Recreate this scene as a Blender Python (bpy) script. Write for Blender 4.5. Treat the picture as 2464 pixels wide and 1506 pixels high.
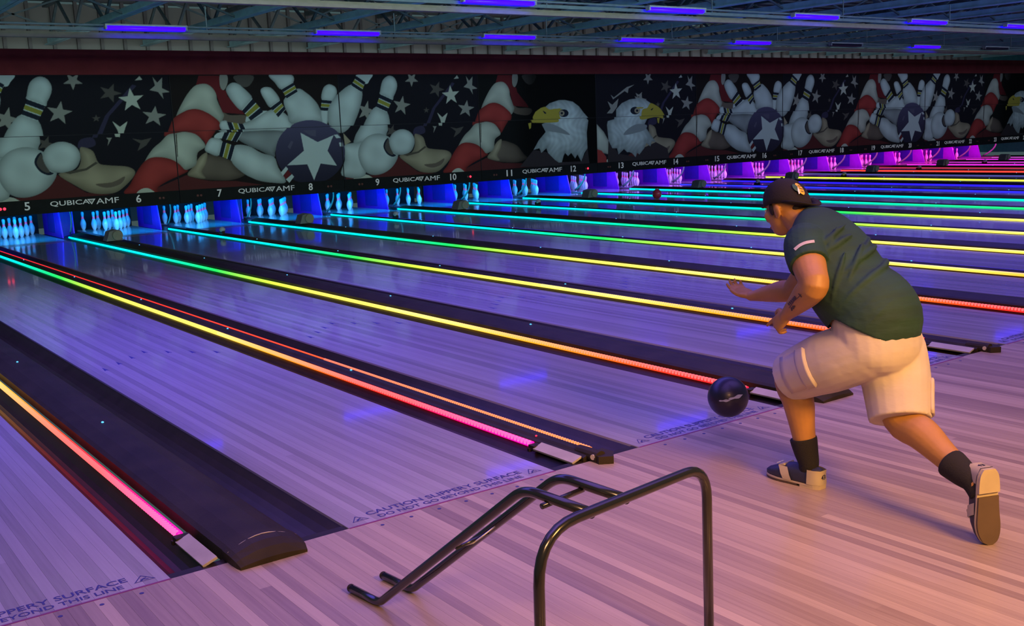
import bpy, bmesh, math, random
import numpy as np
from mathutils import Vector, Matrix
random.seed(7)
for o in list(bpy.data.objects): bpy.data.objects.remove(o)
SC = bpy.context.scene
COL = SC.collection
R = math.radians

# ------------------------------------------------------------------ camera
cam = bpy.data.cameras.new('camera'); camo = bpy.data.objects.new('camera', cam); COL.objects.link(camo)
cam.sensor_width = 36.0; cam.lens = 2525.1 / 2464 * 36; cam.clip_end = 200
def cam_axes(yaw, pitch, roll):
    f = Vector((math.sin(yaw) * math.cos(pitch), math.cos(yaw) * math.cos(pitch), math.sin(pitch)))
    r = Vector((math.cos(yaw), -math.sin(yaw), 0)); u = r.cross(f)
    c, s = math.cos(roll), math.sin(roll)
    return c * r + s * u, -s * r + c * u, f
_r, _u, _f = cam_axes(.6254, -.1711, -.0408)
camo.matrix_world = Matrix(((_r.x, _u.x, -_f.x, -3.643), (_r.y, _u.y, -_f.y, -3.9482), (_r.z, _u.z, -_f.z, 1.6679), (0, 0, 0, 1)))
SC.camera = camo

# ------------------------------------------------------------------ world, exposure, large lights
SC.cycles.max_bounces = 6; SC.cycles.diffuse_bounces = 3; SC.cycles.glossy_bounces = 3; SC.cycles.caustics_reflective = False; SC.cycles.adaptive_threshold = .03
SC.view_settings.view_transform = 'Standard'; SC.view_settings.look = 'None'
SC.view_settings.exposure = 0.0; SC.view_settings.gamma = 1.0; SC.view_settings.use_curve_mapping = False
w = bpy.data.worlds.new('hall_ambient'); SC.world = w; w.use_nodes = True
w.node_tree.nodes['Background'].inputs[0].default_value = (.36, .60, .62, 1)
w.node_tree.nodes['Background'].inputs[1].default_value = .14
def area(name, loc, target, sx, sy, col, power, spread=180):
    l = bpy.data.lights.new(name, 'AREA'); l.shape = 'RECTANGLE'; l.size = sx; l.size_y = sy
    l.color = col; l.energy = power; l.spread = R(spread)
    o = bpy.data.objects.new(name, l); COL.objects.link(o); o.location = loc
    o.rotation_euler = (Vector(target) - Vector(loc)).to_track_quat('-Z', 'Y').to_euler()
    return o
# warm lamps over the concourse behind the approach
area('concourse_lamp', (-.7, -5.9, 3.6), (.2, -1.5, .3), 1.6, .9, (1.0, .48, .13), 92, 80)
area('concourse_lamp', (-4.2, -5.4, 3.6), (-1.7, -1.6, 0), 1.6, .9, (1.0, .50, .22), 34, 80)
# banks of black lights over the approach and the near half of the lanes, above the top of the view
area('black_light_bank', (7.0, 5.2, 3.95), (7.0, 5.2, 0), 26, 5, (.18, .13, 1.0), 1350, 138)
area('black_light_bank', (2.5, -.9, 3.95), (2.5, -.9, 0), 13, 3, (.34, .18, 1.0), 150, 120)
# added fill lights, out of view, brightening the mural and the joists
area('mural_fill_light', (2, 1.6, 3.72), (4, 17, 2.9), 16, .5, (.55, .90, .82), 110, 60)
area('mural_fill_light', (23, 1.6, 3.72), (23, 17, 2.9), 24, .5, (.50, .66, .95), 120, 60)
# added fill light hidden behind the bulkhead, brightening the rear wall
area('rear_wall_fill', (17, 18.3, 3.12), (17, 21, 4.4), 40, .2, (.95, .94, .92), 95)

# ------------------------------------------------------------------ dimensions of the lane bed
L, W1, W2 = 1.1413, .7787, .5684            # lane width, wide and narrow divider
PAIR = 2 * L + W1 + W2
def lane_x(n):                              # left edge of lane n
    x = 0.; k = 5
    while k < n: x += L + (W1 if k % 2 else W2); k += 1
    while k > n: k -= 1; x -= L + (W1 if k % 2 else W2)
    return x
MASK_Y = 16.8
ART_Z0, ART_Z1, SEAM = .78, 3.02, 1.93
HEAD_Y = 18.29

WORDS = ['zero', 'one', 'two', 'three', 'four', 'five', 'six', 'seven', 'eight', 'nine', 'ten', 'eleven', 'twelve', 'thirteen', 'fourteen', 'fifteen', 'sixteen', 'seventeen', 'eighteen', 'nineteen', 'twenty', 'twenty-one', 'twenty-two', 'twenty-three', 'twenty-four']
# ------------------------------------------------------------------ helpers
def link(o, parent=None):
    COL.objects.link(o)
    if parent is not None: o.parent = parent
    return o
def tag(o, label=None, cat=None, group=None, kind=None):
    if label: o['label'] = label
    if cat: o['category'] = cat
    if group: o['group'] = group
    if kind: o['kind'] = kind
    return o
def empty(name, loc=(0, 0, 0), rz=0, **kw):
    o = bpy.data.objects.new(name, None); o.empty_display_size = .1; link(o); o.location = loc; o.rotation_euler = (0, 0, rz)
    return tag(o, **kw)
def mesh_obj(name, me, mat, parent=None, loc=None, smooth=False):
    o = bpy.data.objects.new(name, me); link(o, parent)
    if loc is not None: o.location = loc
    if mat is not None and not me.materials: me.materials.append(mat)
    if smooth: me.shade_smooth()
    return o
def bm_obj(name, bm, mat, parent=None, loc=None, smooth=False):
    me = bpy.data.meshes.new(name); bmesh.ops.recalc_face_normals(bm, faces=bm.faces[:]); bm.to_mesh(me); bm.free()
    return mesh_obj(name, me, mat, parent, loc, smooth)
def add_box(bm, c, s, rot=None, bevel=0):
    m = Matrix.Translation(c)
    if rot is not None: m = m @ rot.to_4x4()
    r = bmesh.ops.create_cube(bm, size=1, matrix=m @ Matrix.Diagonal((*s, 1)))
    if bevel:
        es = list({e for v in r['verts'] for e in v.link_edges})
        bmesh.ops.bevel(bm, geom=es, offset=bevel, segments=2, affect='EDGES', profile=.7)
def box(name, c, s, mat, parent=None, rot=None, bevel=0, loc=None):
    bm = bmesh.new(); add_box(bm, c, s, rot, bevel); return bm_obj(name, bm, mat, parent, loc)
def frame_of(t, ref):
    t = t.normalized(); a = ref - t * ref.dot(t)
    if a.length < 1e-4: a = Vector((1, 0, 0)) if abs(t.x) < .9 else Vector((0, 1, 0)); a = a - t * a.dot(t)
    a.normalize(); return a, t.cross(a)
def add_loft(bm, pts, radii, n=16, ref=(1, 0, 0), cap=True, power=2.0):
    """tube through pts; radii numbers or (a along ref, b across)"""
    pts = [Vector(p) for p in pts]; ref = Vector(ref); rings = []
    for i, p in enumerate(pts):
        t = pts[min(i + 1, len(pts) - 1)] - pts[max(i - 1, 0)]
        a, b = frame_of(t, ref); r = radii[i]; ra, rb = (r, r) if isinstance(r, (int, float)) else r
        ring = []
        for k in range(n):
            th = 2 * math.pi * k / n; c, s = math.cos(th), math.sin(th)
            if power != 2: 
                e = 2 / power; c = math.copysign(abs(c) ** e, c); s = math.copysign(abs(s) ** e, s)
            ring.append(bm.verts.new(p + a * (ra * c) + b * (rb * s)))
        rings.append(ring)
    for A, B in zip(rings, rings[1:]):
        for k in range(n): bm.faces.new((A[k], A[(k + 1) % n], B[(k + 1) % n], B[k]))
    if cap:
        bm.faces.new(rings[0][::-1]); bm.faces.new(rings[-1])
def smooth_path(pts, sub=6, closed=False):
    """Catmull-Rom through points (tuples of any length)"""
    P = [np.array(p, float) for p in pts]; out = []; n = len(P)
    rng = range(n) if closed else range(n - 1)
    for i in rng:
        if closed: p0, p1, p2, p3 = P[(i - 1) % n], P[i], P[(i + 1) % n], P[(i + 2) % n]
        else: p0, p1, p2, p3 = P[max(i - 1, 0)], P[i], P[i + 1], P[min(i + 2, n - 1)]
        for k in range(sub):
            t = k / sub
            out.append(.5 * ((2 * p1) + (-p0 + p2) * t + (2 * p0 - 5 * p1 + 4 * p2 - p3) * t * t + (-p0 + 3 * p1 - 3 * p2 + p3) * t ** 3))
    if not closed: out.append(P[-1])
    return out
def limb(bm, pts, radii, n=16, ref=(1, 0, 0), sub=4):
    """smooth loft, radii as numbers or pairs"""
    rr = [(r, r) if isinstance(r, (int, float)) else r for r in radii]
    sp = smooth_path([tuple(p) + tuple(r) for p, r in zip(pts, rr)], sub)
    add_loft(bm, [tuple(s[:3]) for s in sp], [(max(.002, s[3]), max(.002, s[4])) for s in sp], n, ref)
def add_ellipsoid(bm, c, r, rot=None, u=20, v=14):
    m = Matrix.Translation(c)
    if rot is not None: m = m @ rot.to_4x4()
    bmesh.ops.create_uvsphere(bm, u_segments=u, v_segments=v, radius=1, matrix=m @ Matrix.Diagonal((*r, 1)))
def add_lathe(bm, prof, n=20, loc=(0, 0, 0)):
    rings = []
    for r, z in prof:
        rings.append([bm.verts.new((loc[0] + r * math.cos(2 * math.pi * k / n), loc[1] + r * math.sin(2 * math.pi * k / n), loc[2] + z)) for k in range(n)])
    for A, B in zip(rings, rings[1:]):
        for k in range(n): bm.faces.new((A[k], A[(k + 1) % n], B[(k + 1) % n], B[k]))
    bm.faces.new(rings[0][::-1]); bm.faces.new(rings[-1])
def add_prism(bm, poly, d0, d1, axis='y'):
    """extrude a 2D polygon: axis y -> poly in (x,z); axis z -> (x,y); axis x -> (y,z)"""
    f = {'y': lambda p, d: (p[0], d, p[1]), 'z': lambda p, d: (p[0], p[1], d), 'x': lambda p, d: (d, p[0], p[1])}[axis]
    A = [bm.verts.new(f(p, d0)) for p in poly]; B = [bm.verts.new(f(p, d1)) for p in poly]; n = len(poly)
    bm.faces.new(A[::-1]); bm.faces.new(B)
    for k in range(n): bm.faces.new((A[k], A[(k + 1) % n], B[(k + 1) % n], B[k]))
def remeshed(name, bm, mat, parent, voxel=.008, smooth=6, factor=.5):
    me = bpy.data.meshes.new(name + '_src'); bmesh.ops.recalc_face_normals(bm, faces=bm.faces[:]); bm.to_mesh(me); bm.free()
    o = bpy.data.objects.new(name + '_src', me); COL.objects.link(o)
    m = o.modifiers.new('r', 'REMESH'); m.mode = 'VOXEL'; m.voxel_size = voxel
    s = o.modifiers.new('s', 'SMOOTH'); s.factor = factor; s.iterations = smooth
    dg = bpy.context.evaluated_depsgraph_get(); dg.update()
    out = bpy.data.meshes.new_from_object(o.evaluated_get(dg)); out.name = name
    bpy.data.objects.remove(o); bpy.data.meshes.remove(me)
    out.materials.clear()
    return mesh_obj(name, out, mat, parent, smooth=True)
def text_mesh(txt, size, extrude=.0008, bold=0.0, align='CENTER', sx=1.0):
    cu = bpy.data.curves.new('t', 'FONT'); cu.body = txt; cu.size = size; cu.extrude = extrude; cu.offset = bold
    cu.align_x = align; cu.align_y = 'CENTER'; cu.resolution_u = 3
    o = bpy.data.objects.new('t', cu); COL.objects.link(o)
    dg = bpy.context.evaluated_depsgraph_get(); dg.update()
    me = bpy.data.meshes.new_from_object(o.evaluated_get(dg))
    bpy.data.objects.remove(o)
    if sx != 1: me.transform(Matrix.Diagonal((sx, 1, 1, 1)))
    me.materials.clear()
    return me

# ------------------------------------------------------------------ materials
def nodes(name):
    m = bpy.data.materials.new(name); m.use_nodes = True
    nt = m.node_tree; return m, nt, nt.nodes['Principled BSDF']
def mat(name, col, rough=.5, metal=0, var=.12, scale=8, bump=0, bscale=60, spec=.5, coat=0, stretch=None, emit=None, estr=0):
    m, nt, b = nodes(name); N, K = nt.nodes, nt.links
    tc = N.new('ShaderNodeTexCoord'); mp = N.new('ShaderNodeMapping'); K.new(tc.outputs['Object'], mp.inputs[0])
    if stretch: mp.inputs['Scale'].default_value = stretch
    nz = N.new('ShaderNodeTexNoise'); nz.inputs['Scale'].default_value = scale; nz.inputs['Detail'].default_value = 4
    K.new(mp.outputs[0], nz.inputs['Vector'])
    cr = N.new('ShaderNodeValToRGB'); K.new(nz.outputs['Fac'], cr.inputs[0])
    cr.color_ramp.elements[0].position = .3; cr.color_ramp.elements[1].position = .7
    cr.color_ramp.elements[0].color = (*[c * (1 - var) for c in col], 1); cr.color_ramp.elements[1].color = (*[min(1, c * (1 + var)) for c in col], 1)
    K.new(cr.outputs[0], b.inputs['Base Color'])
    b.inputs['Roughness'].default_value = rough; b.inputs['Metallic'].default_value = metal
    b.inputs['Specular IOR Level'].default_value = spec; b.inputs['Coat Weight'].default_value = coat; b.inputs['Coat Roughness'].default_value = .1
    if bump:
        n2 = N.new('ShaderNodeTexNoise'); n2.inputs['Scale'].default_value = bscale; n2.inputs['Detail'].default_value = 3; K.new(mp.outputs[0], n2.inputs['Vector'])
        bp = N.new('ShaderNodeBump'); bp.inputs['Strength'].default_value = bump; bp.inputs['Distance'].default_value = .01
        K.new(n2.outputs['Fac'], bp.inputs['Height']); K.new(bp.outputs[0], b.inputs['Normal'])
    if emit:
        b.inputs['Emission Color'].default_value = (*emit, 1); b.inputs['Emission Strength'].default_value = estr
    return m
def wood(name, dark, light, rough, coat, per_object=True, board=0.0):
    """maple boards: each board its own tint, long grain along y"""
    m, nt, b = nodes(name); N, K = nt.nodes, nt.links
    tc = N.new('ShaderNodeTexCoord'); oi = N.new('ShaderNodeObjectInfo'); geo = N.new('ShaderNodeNewGeometry')
    sep = N.new('ShaderNodeSeparateXYZ'); K.new(geo.outputs['Position'], sep.inputs[0])
    wn = N.new('ShaderNodeTexWhiteNoise'); wn.noise_dimensions = '2D'
    idx = N.new('ShaderNodeMath'); idx.operation = 'MULTIPLY'; K.new(sep.outputs['X'], idx.inputs[0]); idx.inputs[1].default_value = 1 / .0476
    fl = N.new('ShaderNodeMath'); fl.operation = 'FLOOR'; K.new(idx.outputs[0], fl.inputs[0])
    src = oi.outputs['Random'] if per_object else fl.outputs[0]
    # boards are butted end to end: offset and cut along y
    off = N.new('ShaderNodeMath'); off.operation = 'MULTIPLY_ADD'; K.new(src, off.inputs[0]); off.inputs[1].default_value = 37.31; K.new(sep.outputs['Y'], off.inputs[2])
    dv = N.new('ShaderNodeMath'); dv.operation = 'DIVIDE'; K.new(off.outputs[0], dv.inputs[0]); dv.inputs[1].default_value = 24.0
    f2 = N.new('ShaderNodeMath'); f2.operation = 'FLOOR'; K.new(dv.outputs[0], f2.inputs[0])
    cb = N.new('ShaderNodeCombineXYZ'); K.new(src, cb.inputs[0]); K.new(f2.outputs[0], cb.inputs[1]); K.new(cb.outputs[0], wn.inputs['Vector'])
    mp = N.new('ShaderNodeMapping'); mp.inputs['Scale'].default_value = (40, 1.2, 1); K.new(geo.outputs['Position'], mp.inputs[0])
    nz = N.new('ShaderNodeTexNoise'); nz.inputs['Scale'].default_value = 1.6; nz.inputs['Detail'].default_value = 5; K.new(mp.outputs[0], nz.inputs['Vector'])
    mx = N.new('ShaderNodeMix'); mx.data_type = 'FLOAT'; mx.inputs[0].default_value = .45; K.new(wn.outputs['Value'], mx.inputs[2]); K.new(nz.outputs['Fac'], mx.inputs[3])
    cr = N.new('ShaderNodeValToRGB'); K.new(mx.outputs[0], cr.inputs[0])
    cr.color_ramp.elements[0].position = .12; cr.color_ramp.elements[0].color = (*dark, 1)
    cr.color_ramp.elements[1].position = .82; cr.color_ramp.elements[1].color = (*light, 1)
    K.new(cr.outputs[0], b.inputs['Base Color'])
    b.inputs['Roughness'].default_value = rough; b.inputs['Coat Weight'].default_value = coat; b.inputs['Coat Roughness'].default_value = .06
    return m
def attr_mat(name, attr, emission=0.0, rough=.5, base=True, spec=.5):
    m, nt, b = nodes(name); N, K = nt.nodes, nt.links
    a = N.new('ShaderNodeAttribute'); a.attribute_name = attr
    if base: K.new(a.outputs['Color'], b.inputs['Base Color'])
    else: b.inputs['Base Color'].default_value = (.02, .02, .02, 1)
    if emission: K.new(a.outputs['Color'], b.inputs['Emission Color']); b.inputs['Emission Strength'].default_value = emission
    b.inputs['Roughness'].default_value = rough; b.inputs['Specular IOR Level'].default_value = spec
    return m
M = dict(
    approach=wood('approach_maple', (.25, .172, .115), (.55, .425, .275), .34, .10),
    lane=wood('lane_maple', (.30, .265, .28), (.52, .465, .48), .20, .55),
    lane_far=wood('lane_maple_far', (.30, .265, .28), (.52, .465, .48), .20, .55, per_object=False),
    sub=mat('subfloor', (.03, .025, .02), .8),
    gutter=mat('gutter_black_plastic', (.028, .020, .012), .30, var=.2, spec=.16),
    cap=mat('divider_cap_charcoal', (.034, .027, .014), .5, var=.25, scale=5, bump=.15, bscale=220, spec=.10),
    lens=mat('sensor_window_cream', (.46, .41, .29), .5, spec=.2),
    ink=mat('floor_ink_navy', (.045, .04, .16), .5),
    foul=mat('foul_line_purple', (.22, .03, .10), .5),
    tan=mat('strip_tan', (.55, .36, .22), .3, coat=.3),
    pin=mat('pin_white', (.80, .80, .80), .22, var=.03, coat=.3),
    pin_red=mat('pin_stripe_fluorescent_red', (.85, .05, .22), .35, emit=(1, .06, .30), estr=.35),
    kick=mat('kickback_violet', (.24, .012, .55), .45, var=.08),
    kick_in=mat('kickback_inset_blue', (.03, .007, .34), .5),
    kick_front=mat('kickback_front_grey', (.12, .02, .22), .5),
    arm=mat('sweep_arm_green', (.20, .34, .22), .45),
    curtain=mat('pit_curtain_black', (.016, .015, .02), .8),
    sign=mat('sign_board_black', (.012, .012, .013), .6, spec=.12),
    sign_w=mat('sign_lettering_white', (.72, .72, .70), .5, emit=(.8, .85, .9), estr=.10),
    dot_off=mat('indicator_off', (.16, .04, .03), .4),
    dot_on=mat('indicator_lit', (.5, .02, .03), .4, emit=(1, .02, .05), estr=3.2),
    band=mat('bulkhead_red', (.24, .036, .040), .7, var=.12, scale=3, bump=.2, bscale=30, spec=.12),
    wall=mat('back_wall_grey', (.28, .27, .26), .8, var=.1, scale=1.2),
    rib=mat('wall_rib', (.16, .15, .155), .7),
    deck=mat('roof_deck', (.26, .28, .31), .7, var=.12, scale=1.5),
    steel=mat('joist_steel_teal_lit', (.42, .74, .82), .55, metal=.0, var=.15, scale=4),  # teal light on the bottom chords put into their base colour
    steel_d=mat('joist_web_steel', (.10, .15, .17), .6, var=.2),
    rail=mat('rail_painted_cream', (.36, .285, .23), .5, var=.1),
    rail2=mat('rail_conduit_grey', (.20, .26, .28), .45),
    fix=mat('fixture_white', (.50, .52, .54), .45),
    uv=mat('black_light_tube', (.05, .01, .2), .3, emit=(.008, .0, 1.0), estr=9),
    uv_off=mat('black_light_tube_off', (.02, .02, .05), .3),
    blue_dot=mat('guide_light_blue', (.02, .1, .3), .3, emit=(.1, .55, 1.0), estr=1.6),
    red_dot=mat('guide_light_red', (.2, .02, .03), .3, emit=(1, .03, .08), estr=1.0),
    hous=mat('sensor_housing_grey', (.20, .20, .175), .5),
    hous_d=mat('sensor_face_olive', (.30, .29, .21), .5),
    led=attr_mat('led_strip', 'led', 1.7, .3, base=False),
    bead=attr_mat('led_beads', 'led', 1.5, .3, base=False),
    art=attr_mat('mural_print', 'ink', 0, .7, spec=.08),
    seam=mat('panel_seam', (.035, .035, .04), .6, spec=.1),
    ramp=mat('ramp_black_tube', (.014, .013, .012), .22, metal=.0, spec=.6, coat=.5),
    wire=mat('wire_steel', (.45, .43, .40), .3, metal=.8),
    skin=mat('skin', (.40, .195, .048), .5, var=.08, scale=14, bump=.06, bscale=120),
    lip=mat('lip', (.32, .11, .08), .5),
    hair=mat('hair_dark', (.022, .014, .010), .7),
    shirt=mat('shirt_dark_green', (.012, .046, .030), .8, var=.2, scale=6, bump=.8, bscale=7, stretch=(.6, 1.2, 2.6)),
    shorts=mat('shorts_cream', (.54, .47, .40), .8, var=.07, scale=5, bump=.5, bscale=9, stretch=(1, 1, 1.6)),
    stitch=mat('shorts_seam', (.40, .32, .26), .8),
    reflect=mat('sleeve_reflective', (.55, .48, .40), .4),
    cap_cloth=mat('cap_black', (.009, .007, .0065), .9, bump=.2, bscale=160),
    sock=mat('sock_black', (.010, .009, .009), .9, bump=.3, bscale=200),
    shoe_n=mat('shoe_navy', (.022, .024, .045), .5, bump=.15, bscale=90),
    shoe_w=mat('shoe_cream', (.46, .39, .25), .5),
    sole=mat('shoe_sole_tan', (.10, .066, .042), .6),
    sole_l=mat('shoe_welt_cream', (.48, .40, .26), .55),
    tattoo=mat('tattoo_ink', (.05, .035, .035), .6),
    yellow=mat('emblem_yellow', (.78, .48, .03), .6),
    green=mat('emblem_green', (.03, .09, .04), .6),
    white=mat('emblem_white', (.75, .74, .68), .6),
    ball=mat('ball_dark_purple', (.016, .012, .026), .38, var=.5, scale=5, coat=.1),
    ball_w=mat('ball_swirl_grey', (.45, .45, .48), .2),
    ball_r=mat('ball_red', (.62, .05, .06), .2, coat=.5),
    teal=mat('side_wall_teal', (.05, .22, .28), .6),
    eye=mat('eye_white', (.7, .68, .64), .3),
)

# ================================================================== the setting
flo = tag(empty('floor'), 'maple approach floor of narrow boards in front of the foul line', kind='structure')
box('subfloor', (8, -3.2, -.06), (26, 6.4, .06), M['sub'], flo)
BW = .0476
bm = bmesh.new(); add_box(bm, (0, -2.6, -.015), (BW - .0006, 5.2, .03)); me_pl = bpy.data.meshes.new('plank'); bm.to_mesh(me_pl); bm.free(); me_pl.materials.append(M['approach'])
x = -3.45
while x < 4.75:
    o = bpy.data.objects.new('plank', me_pl); link(o, flo); o.location = (x + BW / 2, 0, 0); x += BW
bm = bmesh.new(); add_box(bm, (12.9, -2.6, -.015), (16.2, 5.2, .03)); bm_obj('far_boards', bm, M['lane_far'], flo)

wb = tag(empty('wall_back', (0, 21.3, 0)), 'grey ribbed rear wall above the pin machines', kind='structure')
box('wall_surface', (17, .1, 2.4), (46, .2, 4.9), M['wall'], wb)
bm = bmesh.new(); add_box(bm, (0, -.04, 4.0), (.075, .08, 1.9), bevel=.008); me_rib = bpy.data.meshes.new('wall_rib'); bm.to_mesh(me_rib); bm.free(); me_rib.materials.append(M['rib'])
x = -2.2
while x < 39:
    o = bpy.data.objects.new('wall_rib', me_rib); link(o, wb); o.location = (x, 0, 0); x += .51
cl = tag(empty('ceiling', (0, 0, 4.9)), 'corrugated roof deck above the open steel joists', kind='structure')
bm = bmesh.new(); add_box(bm, (17, 11, .06), (46, 21, .08)); 
bm_obj('roof_deck', bm, M['deck'], cl)
bm = bmesh.new(); add_box(bm, (17, 0, -.01), (46, .06, .05)); me_cr = bpy.data.meshes.new('deck_rib'); bm.to_mesh(me_cr); bm.free(); me_cr.materials.append(M['deck'])
y = 6.0
while y < 21:
    o = bpy.data.objects.new('deck_rib', me_cr); link(o, cl); o.location = (0, y, 0); y += .6
wr = tag(box('wall_right', (40.5, 10, 2.4), (.2, 24, 4.9), M['teal']), 'teal end wall far beyond the last lane', kind='structure')
tr = tag(box('trim_1', (17.5, MASK_Y + .16, (ART_Z1 + 3.48) / 2), (42, .36, 3.48 - ART_Z1), M['band'], bevel=.02), 'dark red bulkhead beam running above the mural', kind='structure')

ORD = ['first', 'second', 'third', 'fourth', 'fifth', 'sixth', 'seventh', 'eighth', 'ninth', 'tenth', 'eleventh', 'twelfth', 'thirteenth', 'fourteenth', 'fifteenth', 'sixteenth', 'seventeenth', 'eighteenth', 'nineteenth', 'twentieth', 'last']
# open web joists along the lanes
bm = bmesh.new(); add_box(bm, (-.05, 11.6, 3.96), (.08, 19.2, .02)); add_box(bm, (.05, 11.6, 3.96), (.08, 19.2, .02)); add_box(bm, (-.018, 11.6, 4.03), (.016, 19.2, .13)); add_box(bm, (.018, 11.6, 4.03), (.016, 19.2, .13)); me_bc = bpy.data.meshes.new('bottom_chord'); bm.to_mesh(me_bc); bm.free(); me_bc.materials.append(M['steel'])
bm = bmesh.new(); add_box(bm, (0, 11.6, 4.8), (.11, 19.2, .1)); me_tc = bpy.data.meshes.new('top_chord'); bm.to_mesh(me_tc); bm.free(); me_tc.materials.append(M['steel_d'])
def web_mesh(sg):
    bm = bmesh.new(); d = Vector((0, 1.1 * sg, .78)); add_box(bm, (0, 0, 4.38), (.05, .05, d.length), d.to_track_quat('Z', 'X').to_matrix()); me = bpy.data.meshes.new('web_bar'); bm.to_mesh(me); bm.free(); me.materials.append(M['steel_d']); return me
me_w = [web_mesh(1), web_mesh(-1)]
jx = [2.25 - 2.08 * 2 + 2.08 * k for k in range(21)]
for j, x in enumerate(jx):
    J = tag(empty('ceiling_joist', (x, 0, 0)), 'open web steel roof joist, %s from the hall end nearest the camera' % (ORD[j]), kind='structure', group='roof joists running along the lanes')
    mesh_obj('bottom_chord', me_bc, None, J); mesh_obj('top_chord', me_tc, None, J)
    y0 = 8.0
    if j < 9:
        y = y0
        while y < 21:
            for s in (0, 1):
                o = bpy.data.objects.new('web_bar', me_w[s]); link(o, J); o.location = (0, y + 1.1 * s + .55, 0)
            y += 2.2
    else:
        bm = bmesh.new(); y = y0
        while y < 21:
            for s in (1, -1):
                d = Vector((0, 1.1 * s, .78)); add_box(bm, (0, y + (.55 if s > 0 else 1.65), 4.38), (.05, .05, d.length), d.to_track_quat('Z', 'X').to_matrix())
            y += 2.2
        tag(bm_obj('web_bars', bm, M['steel_d'], J), kind='stuff')
# cross bridging between joists
for y in (11.2, 15.6, 19.4):
    bm = bmesh.new()
    for x in jx[:-1]:
        for s in (1, -1):
            d = Vector((2.08, 0, .75 * s)); add_box(bm, (x + 1.04, y, 4.38), (.035, .035, d.length), d.to_track_quat('Z', 'Y').to_matrix())
    tag(bm_obj('joist_bridging', bm, M['steel_d']), 'crossed steel bracing between the joists, %s row' % {11.2: 'nearest', 15.6: 'middle', 19.4: 'farthest'}[y], kind='structure')

# light rails with black light fixtures
def fixture_meshes():
    bm = bmesh.new(); add_box(bm, (0, 0, .085), (1.32, .11, .03), bevel=.006); add_box(bm, (-.645, 0, .05), (.03, .09, .06)); add_box(bm, (.645, 0, .05), (.03, .09, .06))
    a = bpy.data.meshes.new('housing'); bm.to_mesh(a); bm.free(); a.materials.append(M['fix'])
    bm = bmesh.new(); add_loft(bm, [(-.625, 0, .038), (.625, 0, .038)], [.03, .03], 12, (0, 0, 1)); b = bpy.data.meshes.new('tube'); bm.to_mesh(b); b.materials.append(M['uv']); b.shade_smooth()
    c = bpy.data.meshes.new('tube_dark'); bm.to_mesh(c); bm.free(); c.materials.append(M['uv_off']); return a, b, c
me_h, me_t, me_to = fixture_meshes()
for row, (y, x0, n, off) in enumerate(((9.05, 5.10, 8, ()), (13.68, 1.40, 10, (5, 7)))):
    rl = tag(empty('light_rail', (0, y, 3.5)), ['long cream light rail nearer the camera, hung across the lanes', 'long cream light rail farther away, just before the red bulkhead'][row], kind='structure')
    bm = bmesh.new(); add_box(bm, (18, .10, -.085), (46, .13, .045)); add_box(bm, (18, .16, -.05), (46, .015, .08)); bm_obj('rail_tray', bm, M['rail'], rl)
    bm = bmesh.new(); add_loft(bm, [(-5, 0, .09), (41, 0, .09)], [.016, .016], 8, (0, 0, 1)); add_box(bm, (18, .05, .03), (46, .03, .05)); bm_obj('conduit', bm, M['rail2'], rl)
    for k in range(11):
        box('hanger', (k * 3.63 - .6, .04, .23), (.015, .015, .42), M['rail2'], rl)
    for k in range(n):
        dark = k in off
        f = tag(empty('black_light_fixture', (x0 + .585 + 3.63 * k, y - .08, 3.5)), '%s fixture on the %s rail, %s from the left' % ('unlit black light' if dark else 'glowing violet black light', ['nearer', 'farther'][row], ORD[k]), 'light fixture', 'black light tubes on the ceiling rails')
        mesh_obj('housing', me_h, None, f); mesh_obj('tube', me_to if dark else me_t, None, f)

# ================================================================== lanes
bm = bmesh.new(); add_box(bm, (0, 9.6, -.02), (L / 24 - .0006, 19.2, .04)); me_lp = bpy.data.meshes.new('plank'); bm.to_mesh(me_lp); bm.free(); me_lp.materials.append(M['lane'])
bm = bmesh.new(); add_box(bm, (L / 2, 9.6, -.02), (L, 19.2, .04)); me_lf = bpy.data.meshes.new('lane_surface'); bm.to_mesh(me_lf); bm.free(); me_lf.materials.append(M['lane_far'])
bm = bmesh.new(); add_box(bm, (L / 2, 9.6, -.13), (L - .004, 19.2, .18)); me_ls = bpy.data.meshes.new('lane_bed'); bm.to_mesh(me_ls); bm.free(); me_ls.materials.append(M['sub'])
def prism_mesh(nm, poly, z0, z1, m):
    bm = bmesh.new(); add_prism(bm, poly, z0, z1, 'z'); bmesh.ops.recalc_face_normals(bm, faces=bm.faces[:]); me = bpy.data.meshes.new(nm); bm.to_mesh(me); bm.free(); me.materials.append(m); return me
me_dot = prism_mesh('marker_dot', [(.009 * math.cos(a * .5236), .009 * math.sin(a * .5236)) for a in range(12)], 0, .0008, M['ink'])
me_arrow = prism_mesh('marker_arrow', [(-.016, -.07), (0, -.05), (.016, -.07), (0, .07)], 0, .0008, M['ink'])
me_foul = prism_mesh('foul_line', [(0, -.007), (L, -.007), (L, .005), (0, .005)], 0, .0009, M['foul'])
me_tan_strip = prism_mesh('tan_strip', [(0, 16.35), (L, 16.35), (L, 16.85), (0, 16.85)], 0, .0008, M['tan'])  # plain tan strip across the lane short of the pins
t1 = text_mesh('CAUTION SLIPPERY SURFACE', .062, .0004, .0008, sx=1.0); t2 = text_mesh('DO NOT GO BEYOND THIS LINE', .05, .0004, .0006, sx=1.0)
for t, wd in ((t1, .86), (t2, .80)):
    xs = [v.co.x for v in t.vertices]; t.transform(Matrix.Diagonal((wd / (max(xs) - min(xs)), 1, 1, 1))); t.materials.append(M['ink'])
bm = bmesh.new()                                                     # slip warning triangle: frame and slipping figure
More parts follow.
